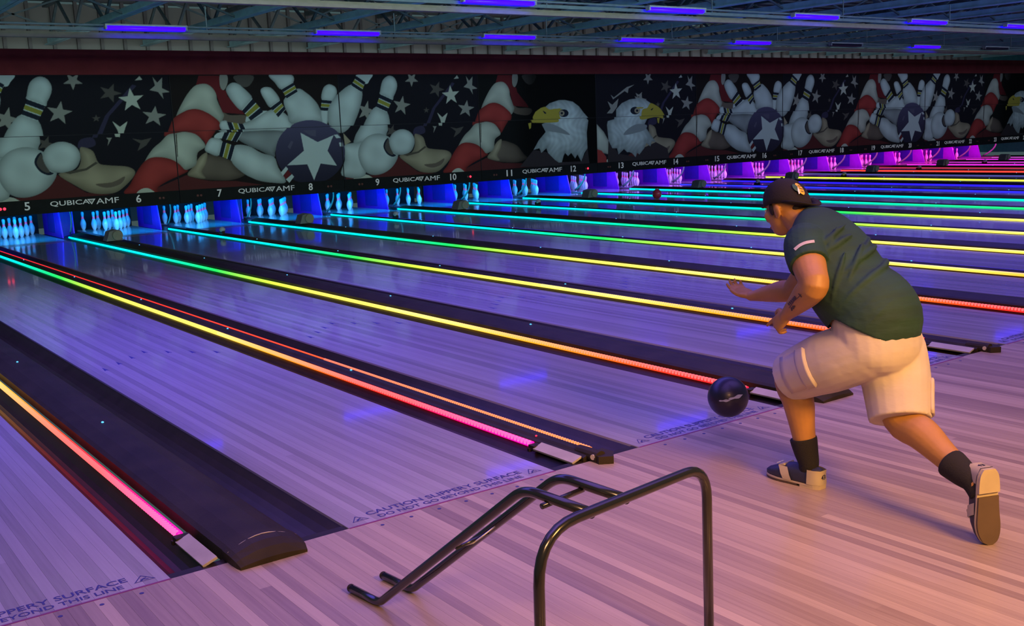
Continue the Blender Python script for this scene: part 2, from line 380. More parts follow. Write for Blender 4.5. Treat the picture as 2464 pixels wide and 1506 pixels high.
def ring_tri(bm, R0, R1, z):
    A = [bm.verts.new((R0 * math.sin(R(a)) * 1.15, R0 * math.cos(R(a)), z)) for a in (0, 120, 240)]; B = [bm.verts.new((R1 * math.sin(R(a)) * 1.15, R1 * math.cos(R(a)), z)) for a in (0, 120, 240)]
    for k in range(3): bm.faces.new((A[k], A[(k + 1) % 3], B[(k + 1) % 3], B[k]))
ring_tri(bm, .042, .034, .0008)
for q in ([(-.016, -.004), (.004, .010), (.010, .006), (-.008, -.010)], [(-.010, -.004), (-.018, -.014), (-.010, -.016), (-.002, -.006)], [(0, 0), (.018, -.006), (.016, -.012), (0, -.006)], [(.008, .012), (.013, .017), (.017, .012), (.012, .008)]):
    bm.faces.new([bm.verts.new((*p, .0008)) for p in q])
me_tri = bpy.data.meshes.new('warning_triangle'); bm.to_mesh(me_tri); bm.free(); me_tri.materials.append(M['ink'])
def put(nm, me, par, loc=(0, 0, 0), rot=None):
    o = bpy.data.objects.new(nm, me); link(o, par); o.location = loc
    if rot: o.rotation_euler = rot
    return o
for n in range(3, 25):
    X = lane_x(n)
    if n == 3: lab = 'glossy lane at the lower left corner, left of the widest black divider'
    elif n == 4: lab = 'glossy lane ending beside the black ball ramp, first full lane from the left'
    else: lab = 'glossy maple lane running to the pins under the sign reading %s' % WORDS[n]
    T = tag(empty('bowling_lane', (X, 0, 0)), lab, 'bowling lane', 'bowling lanes')
    put('lane_bed', me_ls, T)
    if n <= 7:
        for k in range(24): put('plank', me_lp, T, ((k + .5) * L / 24, 0, 0))
    else: put('lane_surface', me_lf, T)
    put('tan_strip', me_tan_strip, T)
    if n <= 8:
        put('foul_line', me_foul, T)
        tag(put('warning_text', t1, T, (L / 2, .105, .0006)), kind='stuff'); tag(put('warning_text', t2, T, (L / 2, .045, .0006)), kind='stuff')
        for s in (.085, L - .085): put('warning_triangle', me_tri, T, (s, .07, 0))
        for k in range(7):
            put('marker_dot', me_dot, T, (L / 2 + (k - 3) * .1465, -.06, 0))
            put('marker_arrow', me_arrow, T, (L / 2 + (k - 3) * .1465, 4.74 - abs(k - 3) * .157, 0))

# ================================================================== dividers between lanes, with gutters and LED strips
MAG, RED, ORG, AMB, YEL, YG, GRN, CYG, CYA, BLU = (1, .0, .36), (1, .01, .02), (1, .10, .005), (1, .36, .012), (1, .70, .10), (.50, .80, .04), (.01, .65, .07), (.0, .75, .42), (.0, .66, .82), (.02, .01, .9)
def ramp(stops, y):
    if y <= stops[0][0]: return stops[0][1]
    for (a, ca), (b, cb) in zip(stops, stops[1:]):
        if y <= b:
            t = (y - a) / (b - a); return tuple(p + (q - p) * t for p, q in zip(ca, cb))
    return stops[-1][1]
def rainbow(shift=0, sc=1.0):
    S = [(.3, MAG), (1.0, (1, 0, .16)), (1.6, RED), (2.3, (1, .03, .01)), (2.8, ORG), (3.9, AMB), (5.2, YEL), (7.6, (.92, .80, .09)), (9.0, YG), (10.6, GRN), (12.6, CYG), (14.5, CYA), (18, CYA)]
    return [((y - shift) * sc, c) for y, c in S]
flat = lambda c: [(0, c), (18, c)]
STOPS = {3: rainbow(), 4: rainbow(-.1), 5: rainbow(1.1), 6: rainbow(1.3), 7: rainbow(1.3), 8: rainbow(2.6), 9: rainbow(2.2, .97), 10: rainbow(3.0, .95), 11: rainbow(2.6, .95),
         12: [(0, YG), (5, GRN), (9, CYG), (12, CYA), (18, CYA)], 13: [(0, GRN), (6, CYG), (10, CYA), (18, CYA)], 14: [(0, BLU), (18, (.02, .03, .9))], 15: flat(BLU), 16: [(0, (.8, .75, .05)), (18, (.6, .75, .05))], 17: flat((.05, .05, .2)), 18: flat((1, .05, .03)), 19: flat((.3, .02, .05)), 20: flat((.9, .02, .7)), 21: flat((.3, .02, .3)), 22: flat((.6, .02, .6)), 23: flat((.3, .05, .3))}
STOPS2 = {4: [(0, (1, .20, .01)), (2.4, (1, .12, .01)), (4, (1, .05, .01)), (8, (1, .02, .01)), (18, (1, .01, .03))], 8: flat(BLU), 10: [(0, CYA), (18, CYA)], 12: [(0, CYA), (18, (.02, .4, .9))]}
def led_mesh(nm, stops, y0, y1, r, m, seg=.4, flatn=1.0):
    bm = bmesh.new(); n = max(2, int((y1 - y0) / seg)); ys = [y0 + (y1 - y0) * k / n for k in range(n + 1)]
    add_loft(bm, [(0, y, 0) for y in ys], [(r * flatn, r)] * len(ys), 8, (1, 0, 0))
    me = bpy.data.meshes.new(nm); bmesh.ops.recalc_face_normals(bm, faces=bm.faces[:]); bm.to_mesh(me); bm.free()
    ca = me.color_attributes.new('led', 'FLOAT_COLOR', 'POINT')
    ca.data.foreach_set('color', [c for v in me.vertices for c in (*ramp(stops, v.co.y), 1)])
    me.materials.append(m); me.shade_smooth(); return me
def bead_mesh(stops, y0, y1, step, s, white=.12):
    bm = bmesh.new(); y = y0
    while y < y1: add_box(bm, (0, y, 0), s); y += step
    me = bpy.data.meshes.new('led_beads'); bm.to_mesh(me); bm.free(); ca = me.color_attributes.new('led', 'FLOAT_COLOR', 'POINT')
    ca.data.foreach_set('color', [c for v in me.vertices for c in (*[q + (1 - q) * white for q in ramp(stops, v.co.y)], 1)])
    me.materials.append(m_bead); return me
m_bead = M['bead']
def trough(bm, xa, xb, y0, y1, d=.075, n=8):
    pts = [(xa + (xb - xa) * k / n, -.012 - d * math.sin(math.pi * k / n)) for k in range(n + 1)]
    poly = pts + [(xb, -.12), (xa, -.12)]
    add_prism(bm, poly, y0, y1, 'y')
def cap_profile(x0, x1, h, base=-.02):
    w_ = x1 - x0
    return [(x0, base), (x0, h * .45), (x0 + .02, h * .62), (x0 + w_ * .3, h * .93), (x0 + w_ * .5, h), (x0 + w_ * .7, h * .93), (x1 - .02, h * .62), (x1, h * .45), (x1, base)]
YE = 17.35
shared = {}
def shared_mesh(key, fn):
    if key not in shared:
        bm = bmesh.new(); m, sm = fn(bm); bmesh.ops.recalc_face_normals(bm, faces=bm.faces[:]); me = bpy.data.meshes.new(key); bm.to_mesh(me); bm.free(); me.materials.append(m); shared[key] = me
        if sm: me.shade_smooth()
    return shared[key]
for n in range(3, 24):
    X = lane_x(n) + L; wide = n % 2 == 1; W = W1 if wide else W2
    kind = 'wide black divider with ball track cover and LED strip' if wide else 'narrow black lane divider with LED strip'
    T = tag(empty('lane_divider', (X, 0, 0)), '%s between lanes %s and %s' % (kind, WORDS[n], WORDS[n + 1]), 'lane divider', 'lane dividers with LED strips')
    k = 'wide' if wide else 'narrow'
    c0, c1 = (.235, W1 - .245) if wide else (.20, .315)
    def f(bm): trough(bm, 0, .19, 0, 17.4); return M['gutter'], False
    put('gutter', shared_mesh('gutter_a', f), T)
    def f(bm): trough(bm, c1, W, 0, 17.4); return M['gutter'], False
    put('gutter', shared_mesh('gutter_b' + k, f), T)
    def f(bm):
        add_prism(bm, cap_profile(c0, c1, .075 if wide else .04), .02, YE, 'y'); return M['cap'], False
    put('cover', shared_mesh('cover' + k, f), T)
    def f(bm): add_box(bm, (W / 2, .03, -.035), (W, .06, .06)); return M['gutter'], False
    put('end_plate', shared_mesh('end_plate' + k, f), T)
    # LED strip on the gutter wall
    stops = STOPS[n]
    put('led_strip', led_mesh('led_strip', stops, .42, YE - .02, .018, M['led'], .35), T, (.178, 0, .006))
    if n <= 7:
        tag(put('led_beads', bead_mesh(stops, .43, 5.0, .030, (.020, .016, .022)), T, (.166, 0, .015)), kind='stuff')
    if n in STOPS2:
        put('led_rope', led_mesh('led_rope', STOPS2[n], .10, YE - .02, .006, M['led'], .35), T, (c1 + .008, 0, .026))
        if n == 4: tag(put('led_beads', bead_mesh(STOPS2[n], .12, 3.2, .022, (.012, .011, .012), .1), T, (c1 + .006, 0, .027)), kind='stuff')
    # sensor window ahead of the LED strip
    if n <= 9:
        def f(bm): add_box(bm, (.172, .20, .008), (.066, .33, .012), Matrix.Rotation(R(-20), 3, 'Y'), bevel=.002); return M['lens'], False
        put('sensor_window', shared_mesh('sensor_window', f), T)
        def f(bm): add_box(bm, (.178, .385, 0), (.07, .05, .03), bevel=.004); add_box(bm, (.15, .40, -.012), (.03, .02, .02), bevel=.004); return M['cap'], False
        put('sensor_block', shared_mesh('sensor_block', f), T)
    # nose piece at the foul line
    if wide:
        def f(bm):
            prof = cap_profile(c0 - .005, c1 + .005, .082, 0.0)
            secs = [(.05, 1), (0, 1), (-.045, .93), (-.085, .70), (-.115, .30)]
            rings = []
            xm = (c0 + c1) / 2
            for yy, s in secs:
                sx = .9 + .1 * s
                rings.append([bm.verts.new((xm + (px - xm) * sx, yy, max(.0005, pz * s))) for px, pz in prof])
            for A, B in zip(rings, rings[1:]):
                for q in range(len(A)): bm.faces.new((A[q], A[(q + 1) % len(A)], B[(q + 1) % len(B)], B[q]))
            bm.faces.new(rings[0]); bm.faces.new(rings[-1][::-1]); return M['cap'], False
        put('nose_cap', shared_mesh('nose_wide', f), T)
        def f(bm):
            pts = [(c0 + (c1 - c0) * q / 10, .003, .004 + .079 * (.45 + .55 * math.sin(math.pi * q / 10))) for q in range(11)]
            add_loft(bm, pts, [.0022] * 11, 6, (0, 1, 0)); return M['lens'], True
        put('nose_trim', shared_mesh('nose_trim', f), T)
    else:
        xm = (c0 + c1) / 2
        def f(bm):
            add_loft(bm, [(xm, .12, .02), (xm, .02, .022), (xm, -.05, .022)], [.034, .036, .036], 14, (1, 0, 0))
            add_prism(bm, [(xm - .02, .0), (xm + .075, .03), (xm + .085, -.05), (xm + .03, -.115), (xm - .035, -.075)], .001, .04, 'z'); return M['cap'], False
        put('nose_cap', shared_mesh('nose_narrow', f), T)
        def f(bm): add_loft(bm, [(xm - .038, -.03, .028), (xm - .030, -.028, .028)], [.014, .014], 14, (0, 0, 1)); return M['lens'], False
        put('nose_button', shared_mesh('nose_button', f), T)
    def f(bm): add_ellipsoid(bm, (0, 0, 0), (.008, .012, .005), None, 8, 6); return M['blue_dot'], True
    for yy in (2.35, 4.7, 7.2, 10.0, 13.0): put('guide_light', shared_mesh('guide_light', f), T, ((c0 + c1) / 2, yy + .3 * (n % 3), .077 if wide else .043))
    if not wide:
        def f(bm): add_ellipsoid(bm, (0, 0, 0), (.007, .007, .005), None, 8, 6); return M['red_dot'], True
        put('guide_light', shared_mesh('guide_red', f), T, (c0 + .03, .45, .036))
    # machines standing on the dividers short of the pins
    if wide and n >= 5:
        H = tag(empty('sensor_housing', (X + .36, 14.85, .077)), 'grey sensor housing with round face on the divider between lanes %s and %s' % (WORDS[n], WORDS[n + 1]), 'sensor', 'sensors on the dividers')
        def f(bm):
            add_prism(bm, [(-.16, 0), (.12, 0), (.10, .12), (.02, .19), (-.10, .16)], -.02, .22, 'y'); return M['hous'], False
        put('body', shared_mesh('hous_body', f), H)
        def f(bm): add_loft(bm, [(.03, -.06, .09), (.03, -.02, .095)], [.085, .095], 18, (1, 0, 0)); return M['hous_d'], False
        put('face', shared_mesh('hous_face', f), H)
    elif not wide and n >= 6:
        H = tag(empty('ball_detector', (X + .2575, 14.6, .0405)), 'small round ball detector on the divider between lanes %s and %s' % (WORDS[n], WORDS[n + 1]), 'detector', 'sensors on the dividers')
        def f(bm): add_box(bm, (0, 0, .03), (.05, .16, .06), bevel=.008); return M['gutter'], False
        put('base', shared_mesh('det_base', f), H)
        def f(bm): add_ellipsoid(bm, (0, -.02, .085), (.055, .06, .05)); return M['fix'], True
        put('dome', shared_mesh('det_dome', f), H)

# ================================================================== pin area: partitions, curtains, lamps, pins
def pit_colour(n):
    if n <= 12: return (.0, .33, 1.0), 1.0
    t = min(1, (n - 12) / 9)
    a, b = (.10, .15, 1.0), (1.0, .04, .66)
    return tuple(p + (q - p) * t for p, q in zip(a, b)), 1.0
KY0, KY1 = 17.86, 19.25
for n in range(4, 24):
    X = lane_x(n) + L; W = W1 if n % 2 else W2
    T = tag(empty('kickback_partition', (X, 0, 0)), 'lit violet partition between the pin racks of lanes %s and %s' % (WORDS[n], WORDS[n + 1]), 'partition', 'partitions between the pin racks')
    k = 'w' if n % 2 else 'n'
    def f(bm): add_prism(bm, [(KY0 - .12, -.03), (KY1, -.03), (KY1, .88), (KY0 + .16, .88)], .150, .175, 'x'); return M['kick'], False
    sp_ = put('side_panel', shared_mesh('kick_side', f), T)
    def f(bm): add_box(bm, (.146, 18.52, .33), (.008, .58, .56)); return M['kick_in'], False
    put('inset_panel', shared_mesh('kick_inset', f), sp_)
    def f(bm): add_prism(bm, [(18.75, -.03), (KY1, -.03), (KY1, .88), (18.8, .88)], W - .175, W - .150, 'x'); return M['kick'], False
    put('side_panel', shared_mesh('kick_side2' + k, f), T)
    def f(bm): add_prism(bm, [(.178, KY0 + .1), (.20, KY0 + .1), (W - .178, 18.75), (W - .178, 18.80), (W - .20, 18.80)], -.03, .88, 'z'); return M['kick_front'], False
    put('front_panel', shared_mesh('kick_front' + k, f), T)
    def f(bm): add_box(bm, (W / 2, (17.42 + KY1) / 2, -.06), (W - .004, KY1 - 17.42, .05)); return M['gutter'], False
    put('base', shared_mesh('kick_base' + k, f), T)
    def f(bm):
        pts = [(.20 + .10 * t, 17.20 + .55 * t * t, .56 - .50 * t) for t in [q / 8 for q in range(9)]]
        add_loft(bm, pts, [(.010, .030)] * 9, 8, (1, 0, 0)); return M['arm'], True
    put('sweep_arm', shared_mesh('sweep' + k, f), T)
PINP = [(.0258, 0), (.0262, .004), (.0360, .019), (.0497, .057), (.0605, .114), (.0573, .149), (.0470, .184), (.0314, .219), (.0250, .238), (.0228, .254), (.0238, .276), (.0265, .298), (.0302, .321), (.0324, .343), (.0305, .361), (.0235, .374), (.0120, .3795), (.002, .381)]
bm = bmesh.new(); add_lathe(bm, PINP, 18); me_pin = bpy.data.meshes.new('pin_body'); bmesh.ops.recalc_face_normals(bm, faces=bm.faces[:]); bm.to_mesh(me_pin); bm.free(); me_pin.materials.append(M['pin']); me_pin.shade_smooth()
def pr_(z): 
    for (r0, z0), (r1, z1) in zip(PINP, PINP[1:]):
        if z <= z1: return r0 + (r1 - r0) * (z - z0) / (z1 - z0)
def stripe(za, zb):
    bm = bmesh.new(); zs = [za + (zb - za) * q / 3 for q in range(4)]
    add_lathe(bm, [(pr_(za) - .002, za)] + [(pr_(z) + .0012, z) for z in zs] + [(pr_(zb) - .002, zb)], 18); me = bpy.data.meshes.new('neck_stripe'); bmesh.ops.recalc_face_normals(bm, faces=bm.faces[:]); bm.to_mesh(me); bm.free(); me.materials.append(M['pin_red']); me.shade_smooth(); return me
me_s1, me_s2 = stripe(.232, .246), stripe(.258, .272)
POS = [(0, 0, 'front pin')] + [(-.1524, 1, 'left pin of the second row'), (.1524, 1, 'right pin of the second row')] + [(-.3048, 2, 'left pin of the third row'), (0, 2, 'middle pin of the third row'), (.3048, 2, 'right pin of the third row')] + [(-.4572, 3, 'far left pin of the back row'), (-.1524, 3, 'inner left pin of the back row'), (.1524, 3, 'inner right pin of the back row'), (.4572, 3, 'far right pin of the back row')]
for n in range(5, 24):
    cx = lane_x(n) + L / 2
    for dx, row, nm in POS:
        if n == 5 and dx < -.2: continue
        if n >= 20 and row == 3: continue
        P_ = tag(empty('bowling_pin', (cx + dx, HEAD_Y + row * .264, .001)), 'white red-striped pin, %s on lane %s' % (nm, WORDS[n]), 'bowling pin', 'bowling pins racked at the lane ends')
        put('pin_body', me_pin, P_)
        put('neck_stripe', me_s1, P_); put('neck_stripe', me_s2, P_)
    col, s = pit_colour(n)
    l = area('pin_deck_lamp', (cx, 17.1, .86), (cx, 18.5, .1), .95, .10, col, (46 if n <= 12 else 42) * s)
    T = tag(box('pit_curtain', (cx, 19.75, .35), (L + .3, .06, .95), M['curtain'], bevel=.01), 'black cushion curtain behind the pins of lane %s' % WORDS[n], 'curtain', 'pit curtains behind the pins')
tag(box('pit_floor', (17, 19.7, -.15), (42, 1.2, .06), M['curtain']), 'dark floor of the pit behind the pin decks', kind='structure')
tag(box('light_blocker', (17.5, 19.2, 2.9), (42, 3.6, .06), M['curtain']), 'dark light-blocking slab added behind the mural', kind='structure')  # unseen slab added to keep the rear fill light off the pins
tag(box('pinsetter_front', (17.5, 19.9, 1.6), (42, .06, 1.7), M['curtain']), 'dark wall of pin machines behind the mural', kind='structure')

ART=[
('F','D',0,0,'4228,2219 4665,2218 4643,1984 4762,1916 4788,1814 5069,1521 5118,1451 4653,1496 4561,1851 4486,2002 4318,2070 4159,2038'),
('F','G',1,0,'4666,2235 4808,2235 4812,2084 4728,1941 4654,2001'),
('F','K',1,0,'4968,2218 5368,2217 5278,2030 5129,1997 4993,2100'),
('F','T2',1,0,'4653,1496 4809,1441 5116,1434 5220,1363 5065,1264 4673,1326'),
('F','M',0,0,'3234,-32 3279,82 3876,297 4093,208 4351,150 4888,118 5524,-8 5512,-149 4865,-141'),
('F','T2',1,1,'3895,313 4143,553 4329,679 4573,634 4798,538 4980,339 5081,229 4763,143 4266,181 4009,239'),
('F','T',1,1,'3895,313 4029,457 4187,652 4333,713 4296,511 4193,347 4251,208 4010,247'),
('F','W2',1,1,'3712,1459 3913,1793 4086,1989 4212,2054 4369,2061 4485,1986 4553,1868 4568,1733 4654,1513 4682,1427 4590,1294 4482,1382 4316,1486 4148,1549 3975,1544 3834,1497'),
('F','R',1,1,'3692,1435 3836,1514 3978,1569 4150,1574 4335,1503 4484,1398 4581,1295 4570,1176 4448,1013 4329,866 4284,952 4122,1075 3921,1132 3750,1129 3509,1072 3597,1322'),
('F','W2',1,1,'3432,967 3578,1094 3749,1121 3921,1140 4123,1092 4251,970 4308,833 4141,722 4084,488 3886,397 3819,418 3726,523 3565,614 3368,657 3200,632 3081,597 3252,827'),
('F','K2',0,0,'3731,1105 3756,1104 3740,673 3724,640 3722,840'),
('F','R',1,1,'3064,589 3203,665 3370,673 3567,631 3728,540 3836,417 3900,363 3492,202 3279,82 3234,-32 2648,7 2762,180 2916,417'),
('F','W2',1,0,'2882,-8 2947,70 3048,93 3144,65 3218,-31'),
('S','N2',0,0,'2925,2060 2998,2033 2446,1489 2241,1086 2148,1089 2363,1491'),
('S','N2',1,0,'1952,1069 2159,1089 2190,940 1920,897 1884,967'),
('S','G',0,0,'1838,1963 1803,2079 1674,2082 1782,2155 1752,2272 1854,2202 1966,2271 1920,2155 2020,2080 1889,2079'),
('S','G',0,0,'1605,1775 1621,1618 1785,1585 1630,1515 1639,1356 1528,1471 1372,1408 1456,1547 1351,1665 1514,1638'),
('S','K',0,0,'2579,2077 2569,1946 2713,1897 2560,1860 2543,1730 2459,1838 2306,1806 2406,1909 2328,2019 2473,1976'),
('S','W2',0,0,'2867,1998 2932,1848 3111,1857 2972,1749 3029,1596 2879,1680 2736,1577 2782,1736 2637,1825 2814,1840'),
('S','G',0,0,'3322,1651 3348,1511 3521,1485 3363,1418 3382,1276 3259,1376 3100,1316 3181,1443 3064,1546 3236,1526'),
('S','G',0,0,'713,1682 713,1515 858,1465 710,1405 703,1237 613,1368 465,1315 556,1455 472,1588 617,1545'),
('S','K',0,0,'1388,1145 1379,1035 1484,992 1371,963 1357,853 1297,946 1185,921 1259,1007 1204,1101 1309,1062'),
('S','K',0,0,'2198,1511 2215,1464 2274,1462 2225,1433 2239,1385 2192,1414 2142,1387 2162,1434 2117,1465 2176,1465'),
('S','W2',0,0,'2482,1384 2612,1275 2767,1377 2681,1186 2660,1083 2576,1094 2566,1206'),
('S','G',0,0,'3320,2198 3401,2092 3505,2189 3482,1985 3632,1913 3477,1897 3493,1781 3402,1915 3241,1952 3354,2039'),
('S','W2',0,0,'2983,2138 3073,2217 3122,2146'),
('S','K',0,0,'2881,1050 3061,1009 3258,1047 3142,908 2963,807 3036,947'),
('S','G',0,0,'2407,1081 2512,1078 2418,923 2446,1036'),
('S','M',0,0,'1445,449 1753,208 1949,75 2257,23 2678,-18 1530,-76 110,-9 116,74 981,59 1310,231'),
('S','T',1,1,'1910,897 1983,920 2142,837 2222,615 2396,564 2774,512 2872,365 2578,94 2341,27 2011,72 1754,226 1485,447 1792,502 1905,671'),
('S','K2',0,0,'1568,478 1978,529 2172,643 2211,615 1997,493 1686,438'),
('S','T2',1,0,'2124,224 2439,244 2678,339 2585,201 2328,143'),
('S','W2',1,0,'308,-21 420,74 536,93 688,59 787,-49'),
('p','W',1,1,'533,1103 670,1323 898,1545 1174,1429 1234,1082 1202,972 1073,807 411,731 405,915'),
('p','W',1,1,'1033,1803 1029,1886 1092,2087 1197,2187 1306,2212 1411,2161 1468,2034 1443,1899 1365,1765 1309,1681'),
('p','W',0,0,'1035,1822 1326,1699 1168,1419 897,1534'),
('p','N',0,0,'1030,1811 1320,1689 1276,1611 992,1731'),
('p','Y',0,0,'984,1715 1267,1595 1226,1523 948,1640'),
('p','N',0,0,'941,1624 1218,1507 1174,1429 902,1545'),
('p','W',1,1,'127,726 414,781 641,739 592,64 24,97 123,426'),
('p','W',1,1,'453,528 526,743 710,905 947,964 1159,923 1349,796 1454,586 1443,414 1310,231 1103,104 863,57 653,112 512,289'),
('p','N',1,0,'1151,804 1233,852 1262,697 1330,523 1406,468 1304,438 1170,513 1093,670'),
('p','K',1,0,'1190,794 1235,818 1269,645 1339,505 1287,482 1193,546 1132,668'),
('p','W',1,1,'1246,749 1296,901 1443,1007 1625,1036 1803,970 1896,845 1896,689 1795,537 1608,476 1427,484 1312,558'),
('b','W',1,0,'5174,1433 5514,1511 5810,1453 6172,1197 5228,1208'),
('b','W',1,1,'4772,1899 4790,2000 4886,2075 4994,2074 5114,1997 5312,1756 5073,1529 4888,1694'),
('b','W',0,0,'5066,1538 5304,1766 5530,1483 5244,1311'),
('b','N',0,0,'5073,1529 5312,1756 5375,1678 5122,1467'),
('b','Y',0,0,'5132,1454 5387,1662 5446,1589 5178,1395'),
('b','N',0,0,'5188,1383 5459,1573 5522,1494 5238,1319'),
('b','W',1,1,'5049,1256 5334,1360 5703,1533 6000,1448 6172,1197 6135,1073 5105,1103'),
('b','W',1,1,'5500,1891 5534,1968 5648,1993 5775,1940 5908,1712 5688,1577 5570,1735'),
('b','W',0,0,'5682,1585 5903,1719 6021,1529 5847,1365'),
('b','N',0,0,'5688,1577 5908,1712 5940,1660 5734,1516'),
('b','Y',0,0,'5743,1504 5947,1649 5978,1599 5786,1447'),
('b','N',0,0,'5795,1435 5984,1589 6017,1536 5841,1373'),
('b','W',1,1,'5716,2242 6200,2241 6234,2075 5964,1938 5825,2078'),
('b','W',1,1,'6026,1763 6321,1952 6519,1862 6684,1718 6791,1556 6847,1250 6137,1234 6058,1447 5996,1624'),
('b','W',0,0,'5960,1945 6231,2083 6325,1883 6068,1746'),
('b','N',0,0,'5964,1938 6234,2075 6261,2020 5994,1883'),
('b','Y',0,0,'6000,1872 6266,2009 6290,1957 6028,1820'),
('b','N',0,0,'6034,1809 6296,1946 6322,1891 6064,1754'),
('b','W',1,1,'6816,1493 6996,1480 6942,1175 6841,1178'),
('b','W',1,1,'6863,1715 6900,1929 6987,2017 7089,2034 7205,1971 7226,1836 7102,1676'),
('b','W',0,0,'6865,1724 7103,1699 6992,1471 6814,1484'),
('b','N',0,0,'6863,1715 7099,1690 7068,1627 6849,1649'),
('b','Y',0,0,'6846,1635 7062,1614 7033,1556 6833,1573'),
('b','N',0,0,'6830,1559 7027,1543 6996,1480 6816,1493'),
('b','W',1,1,'7102,1676 7256,1836 7599,2031 7839,1883 7773,1555 7625,1247 7516,1087 7304,1003 7002,1173 6986,1480'),
('b','W',1,0,'7710,2222 8112,2246 8045,2122 7944,2039'),
('b','W',0,0,'7734,2213 7941,2081 7822,1858 7576,2001'),
('b','N',0,0,'7728,2205 7936,2072 7903,2011 7684,2146'),
('b','Y',0,0,'7675,2134 7897,1998 7866,1940 7634,2079'),
('b','N',0,0,'7625,2068 7859,1928 7826,1866 7582,2009'),
('b','W',1,1,'4568,1219 4594,1311 4659,1338 4737,1316 4790,1117 4638,1122'),
('b','W',0,0,'4715,1315 4767,1118 5137,1102 5081,1253'),
('b','N',0,0,'4728,1313 4781,1117 4883,1113 4829,1295'),
('b','Y',0,0,'4849,1292 4903,1112 4999,1108 4944,1276'),
('b','N',0,0,'4965,1273 5020,1107 5124,1103 5067,1255'),
('b','S',1,1,'4985,977 5105,1100 6058,1069 5798,701 5748,563 5441,717 5191,831'),
('b','W',1,0,'4504,1011 4582,1093 4726,1106 4662,989'),
('b','W',0,0,'4711,1103 4649,983 4973,906 5100,1090'),
('b','N',0,0,'4726,1102 4661,980 4750,959 4833,1099'),
('b','Y',0,0,'4855,1098 4768,955 4852,935 4955,1095'),
('b','N',0,0,'4977,1094 4870,931 4961,909 5086,1090'),
('b','W',1,1,'4899,826 5208,813 5474,663 5748,563 5825,347 5973,36 5685,35 5351,108 5033,284 4819,537'),
('b','W',1,1,'4289,783 4394,965 4503,1003 4665,929 4578,651 4386,694'),
('b','W',0,0,'4660,928 4565,656 4819,533 4931,821'),
('b','N',0,0,'4670,924 4574,651 4644,617 4745,894'),
('b','Y',0,0,'4760,888 4659,611 4725,579 4830,861'),
('b','N',0,0,'4845,855 4739,572 4810,537 4921,825'),
('b','B',1,2,'7397,596 7355,421 7260,261 7117,127 6938,29 6737,-27 6526,-38 6321,-2 6136,76 5983,190 5871,334 5807,496 5795,666 5835,834 5925,989 6060,1120 6160,1219 6355,1280 6562,1297 6768,1269 6959,1196 7190,1085 7311,940 7382,774'),
('b','W',0,0,'6385,1042 6764,832 7148,962 6981,642 7180,313 6799,378 6621,33 6489,375 6030,380 6434,665'),
('b','P',0,0,'6438,1085 6745,1093 6734,950 6616,972'),
('b','P',0,0,'6071,761 6158,881 6205,862 6125,705'),
('b','W',0,0,'5874,238 5999,355 6043,300 5916,164'),
('b','W',0,0,'5977,89 6121,188 6165,132 6048,13'),
('b','W',0,0,'7158,971 7241,977 7317,902 7214,896'),
('b','W',0,0,'7268,803 7350,800 7365,717 7283,720'),
('b','D',0,0,'5925,163 6032,282 6112,198 5977,89'),
('b','T',0,0,'7386,1000 7558,810 7408,743'),
('e1','E',0,0,'1222,30 1658,423 2054,349 2438,82 3171,66 3390,389 3451,-86'),
('e1','W',0,1,'1996,1446 2134,1537 2432,1608 2630,1608 2879,1563 3077,1444 3224,1287 3441,1089 3378,780 3390,389 3282,276 3171,66 3050,247 2970,153 2848,295 2744,222 2647,304 2594,229 2537,77 2437,73 2316,146 2102,328 2058,444 1895,337 1840,453 1658,423 1824,643 2052,843 1939,1035 2210,1122'),
('e1','S',1,0,'1951,1031 2280,1025 2670,861 2816,741 2468,810 2078,880'),
('e1','Y2',1,0,'1640,1081 1600,1211 1690,1339 1862,1429 1996,1455 2127,1387 2324,1401 2520,1340 2441,1247 2480,1096 2331,1066 1964,1068'),
('e1','Y2',0,0,'1521,1066 1617,1082 1599,951 1550,925'),
('e1','N',1,0,'2734,1282 2710,1233 2647,1200 2566,1191 2488,1210 2437,1251 2427,1302 2462,1348 2530,1376 2614,1379 2687,1354 2729,1309'),
('e1','T',1,0,'2602,1285 2588,1252 2554,1229 2509,1223 2467,1235 2439,1263 2434,1298 2453,1329 2491,1349 2536,1350 2576,1334 2599,1304'),
('e1','N',1,0,'2557,1286 2546,1266 2519,1257 2491,1264 2478,1284 2485,1305 2510,1317 2539,1313 2556,1295'),
('e1','Y2',0,0,'2262,1393 2448,1408 2546,1378 2322,1354'),
('e1','N',1,0,'1920,1363 2026,1304 1977,1286'),
('e2','E',0,0,'431,2 476,558 815,204 1416,96 1730,327 2160,454 2589,271 2670,-66'),
('e2','W',0,1,'465,1052 694,1096 699,1342 892,1496 1167,1591 1498,1616 1748,1572 1943,1478 1862,1076 1746,917 1910,729 2160,454 2017,479 1957,348 1818,446 1730,307 1557,151 1475,195 1416,86 1280,204 1198,228 1116,231 1009,317 925,260 814,184 765,347 603,354 476,558 436,955'),
('e2','S',1,0,'1830,914 1467,945 1133,814 1019,678 1461,723 1770,794'),
('e2','Y2',1,0,'1915,1479 2084,1435 2282,1330 2448,1123 2418,1072 2289,1106 2089,1111 1693,1056 1583,1123 1630,1322 1799,1359'),
('e2','Y2',0,0,'2217,1087 2318,1095 2286,942 2243,964'),
('e2','N',1,0,'1537,1294 1511,1243 1442,1207 1351,1198 1265,1218 1208,1261 1196,1314 1234,1363 1309,1393 1401,1395 1483,1369 1531,1322'),
('e2','T',1,0,'1529,1294 1514,1259 1476,1235 1426,1228 1379,1242 1348,1271 1341,1307 1362,1341 1404,1361 1455,1363 1499,1345 1525,1314'),
('e2','N',1,0,'1479,1295 1466,1274 1437,1264 1406,1272 1390,1293 1398,1315 1426,1328 1458,1323 1477,1304'),
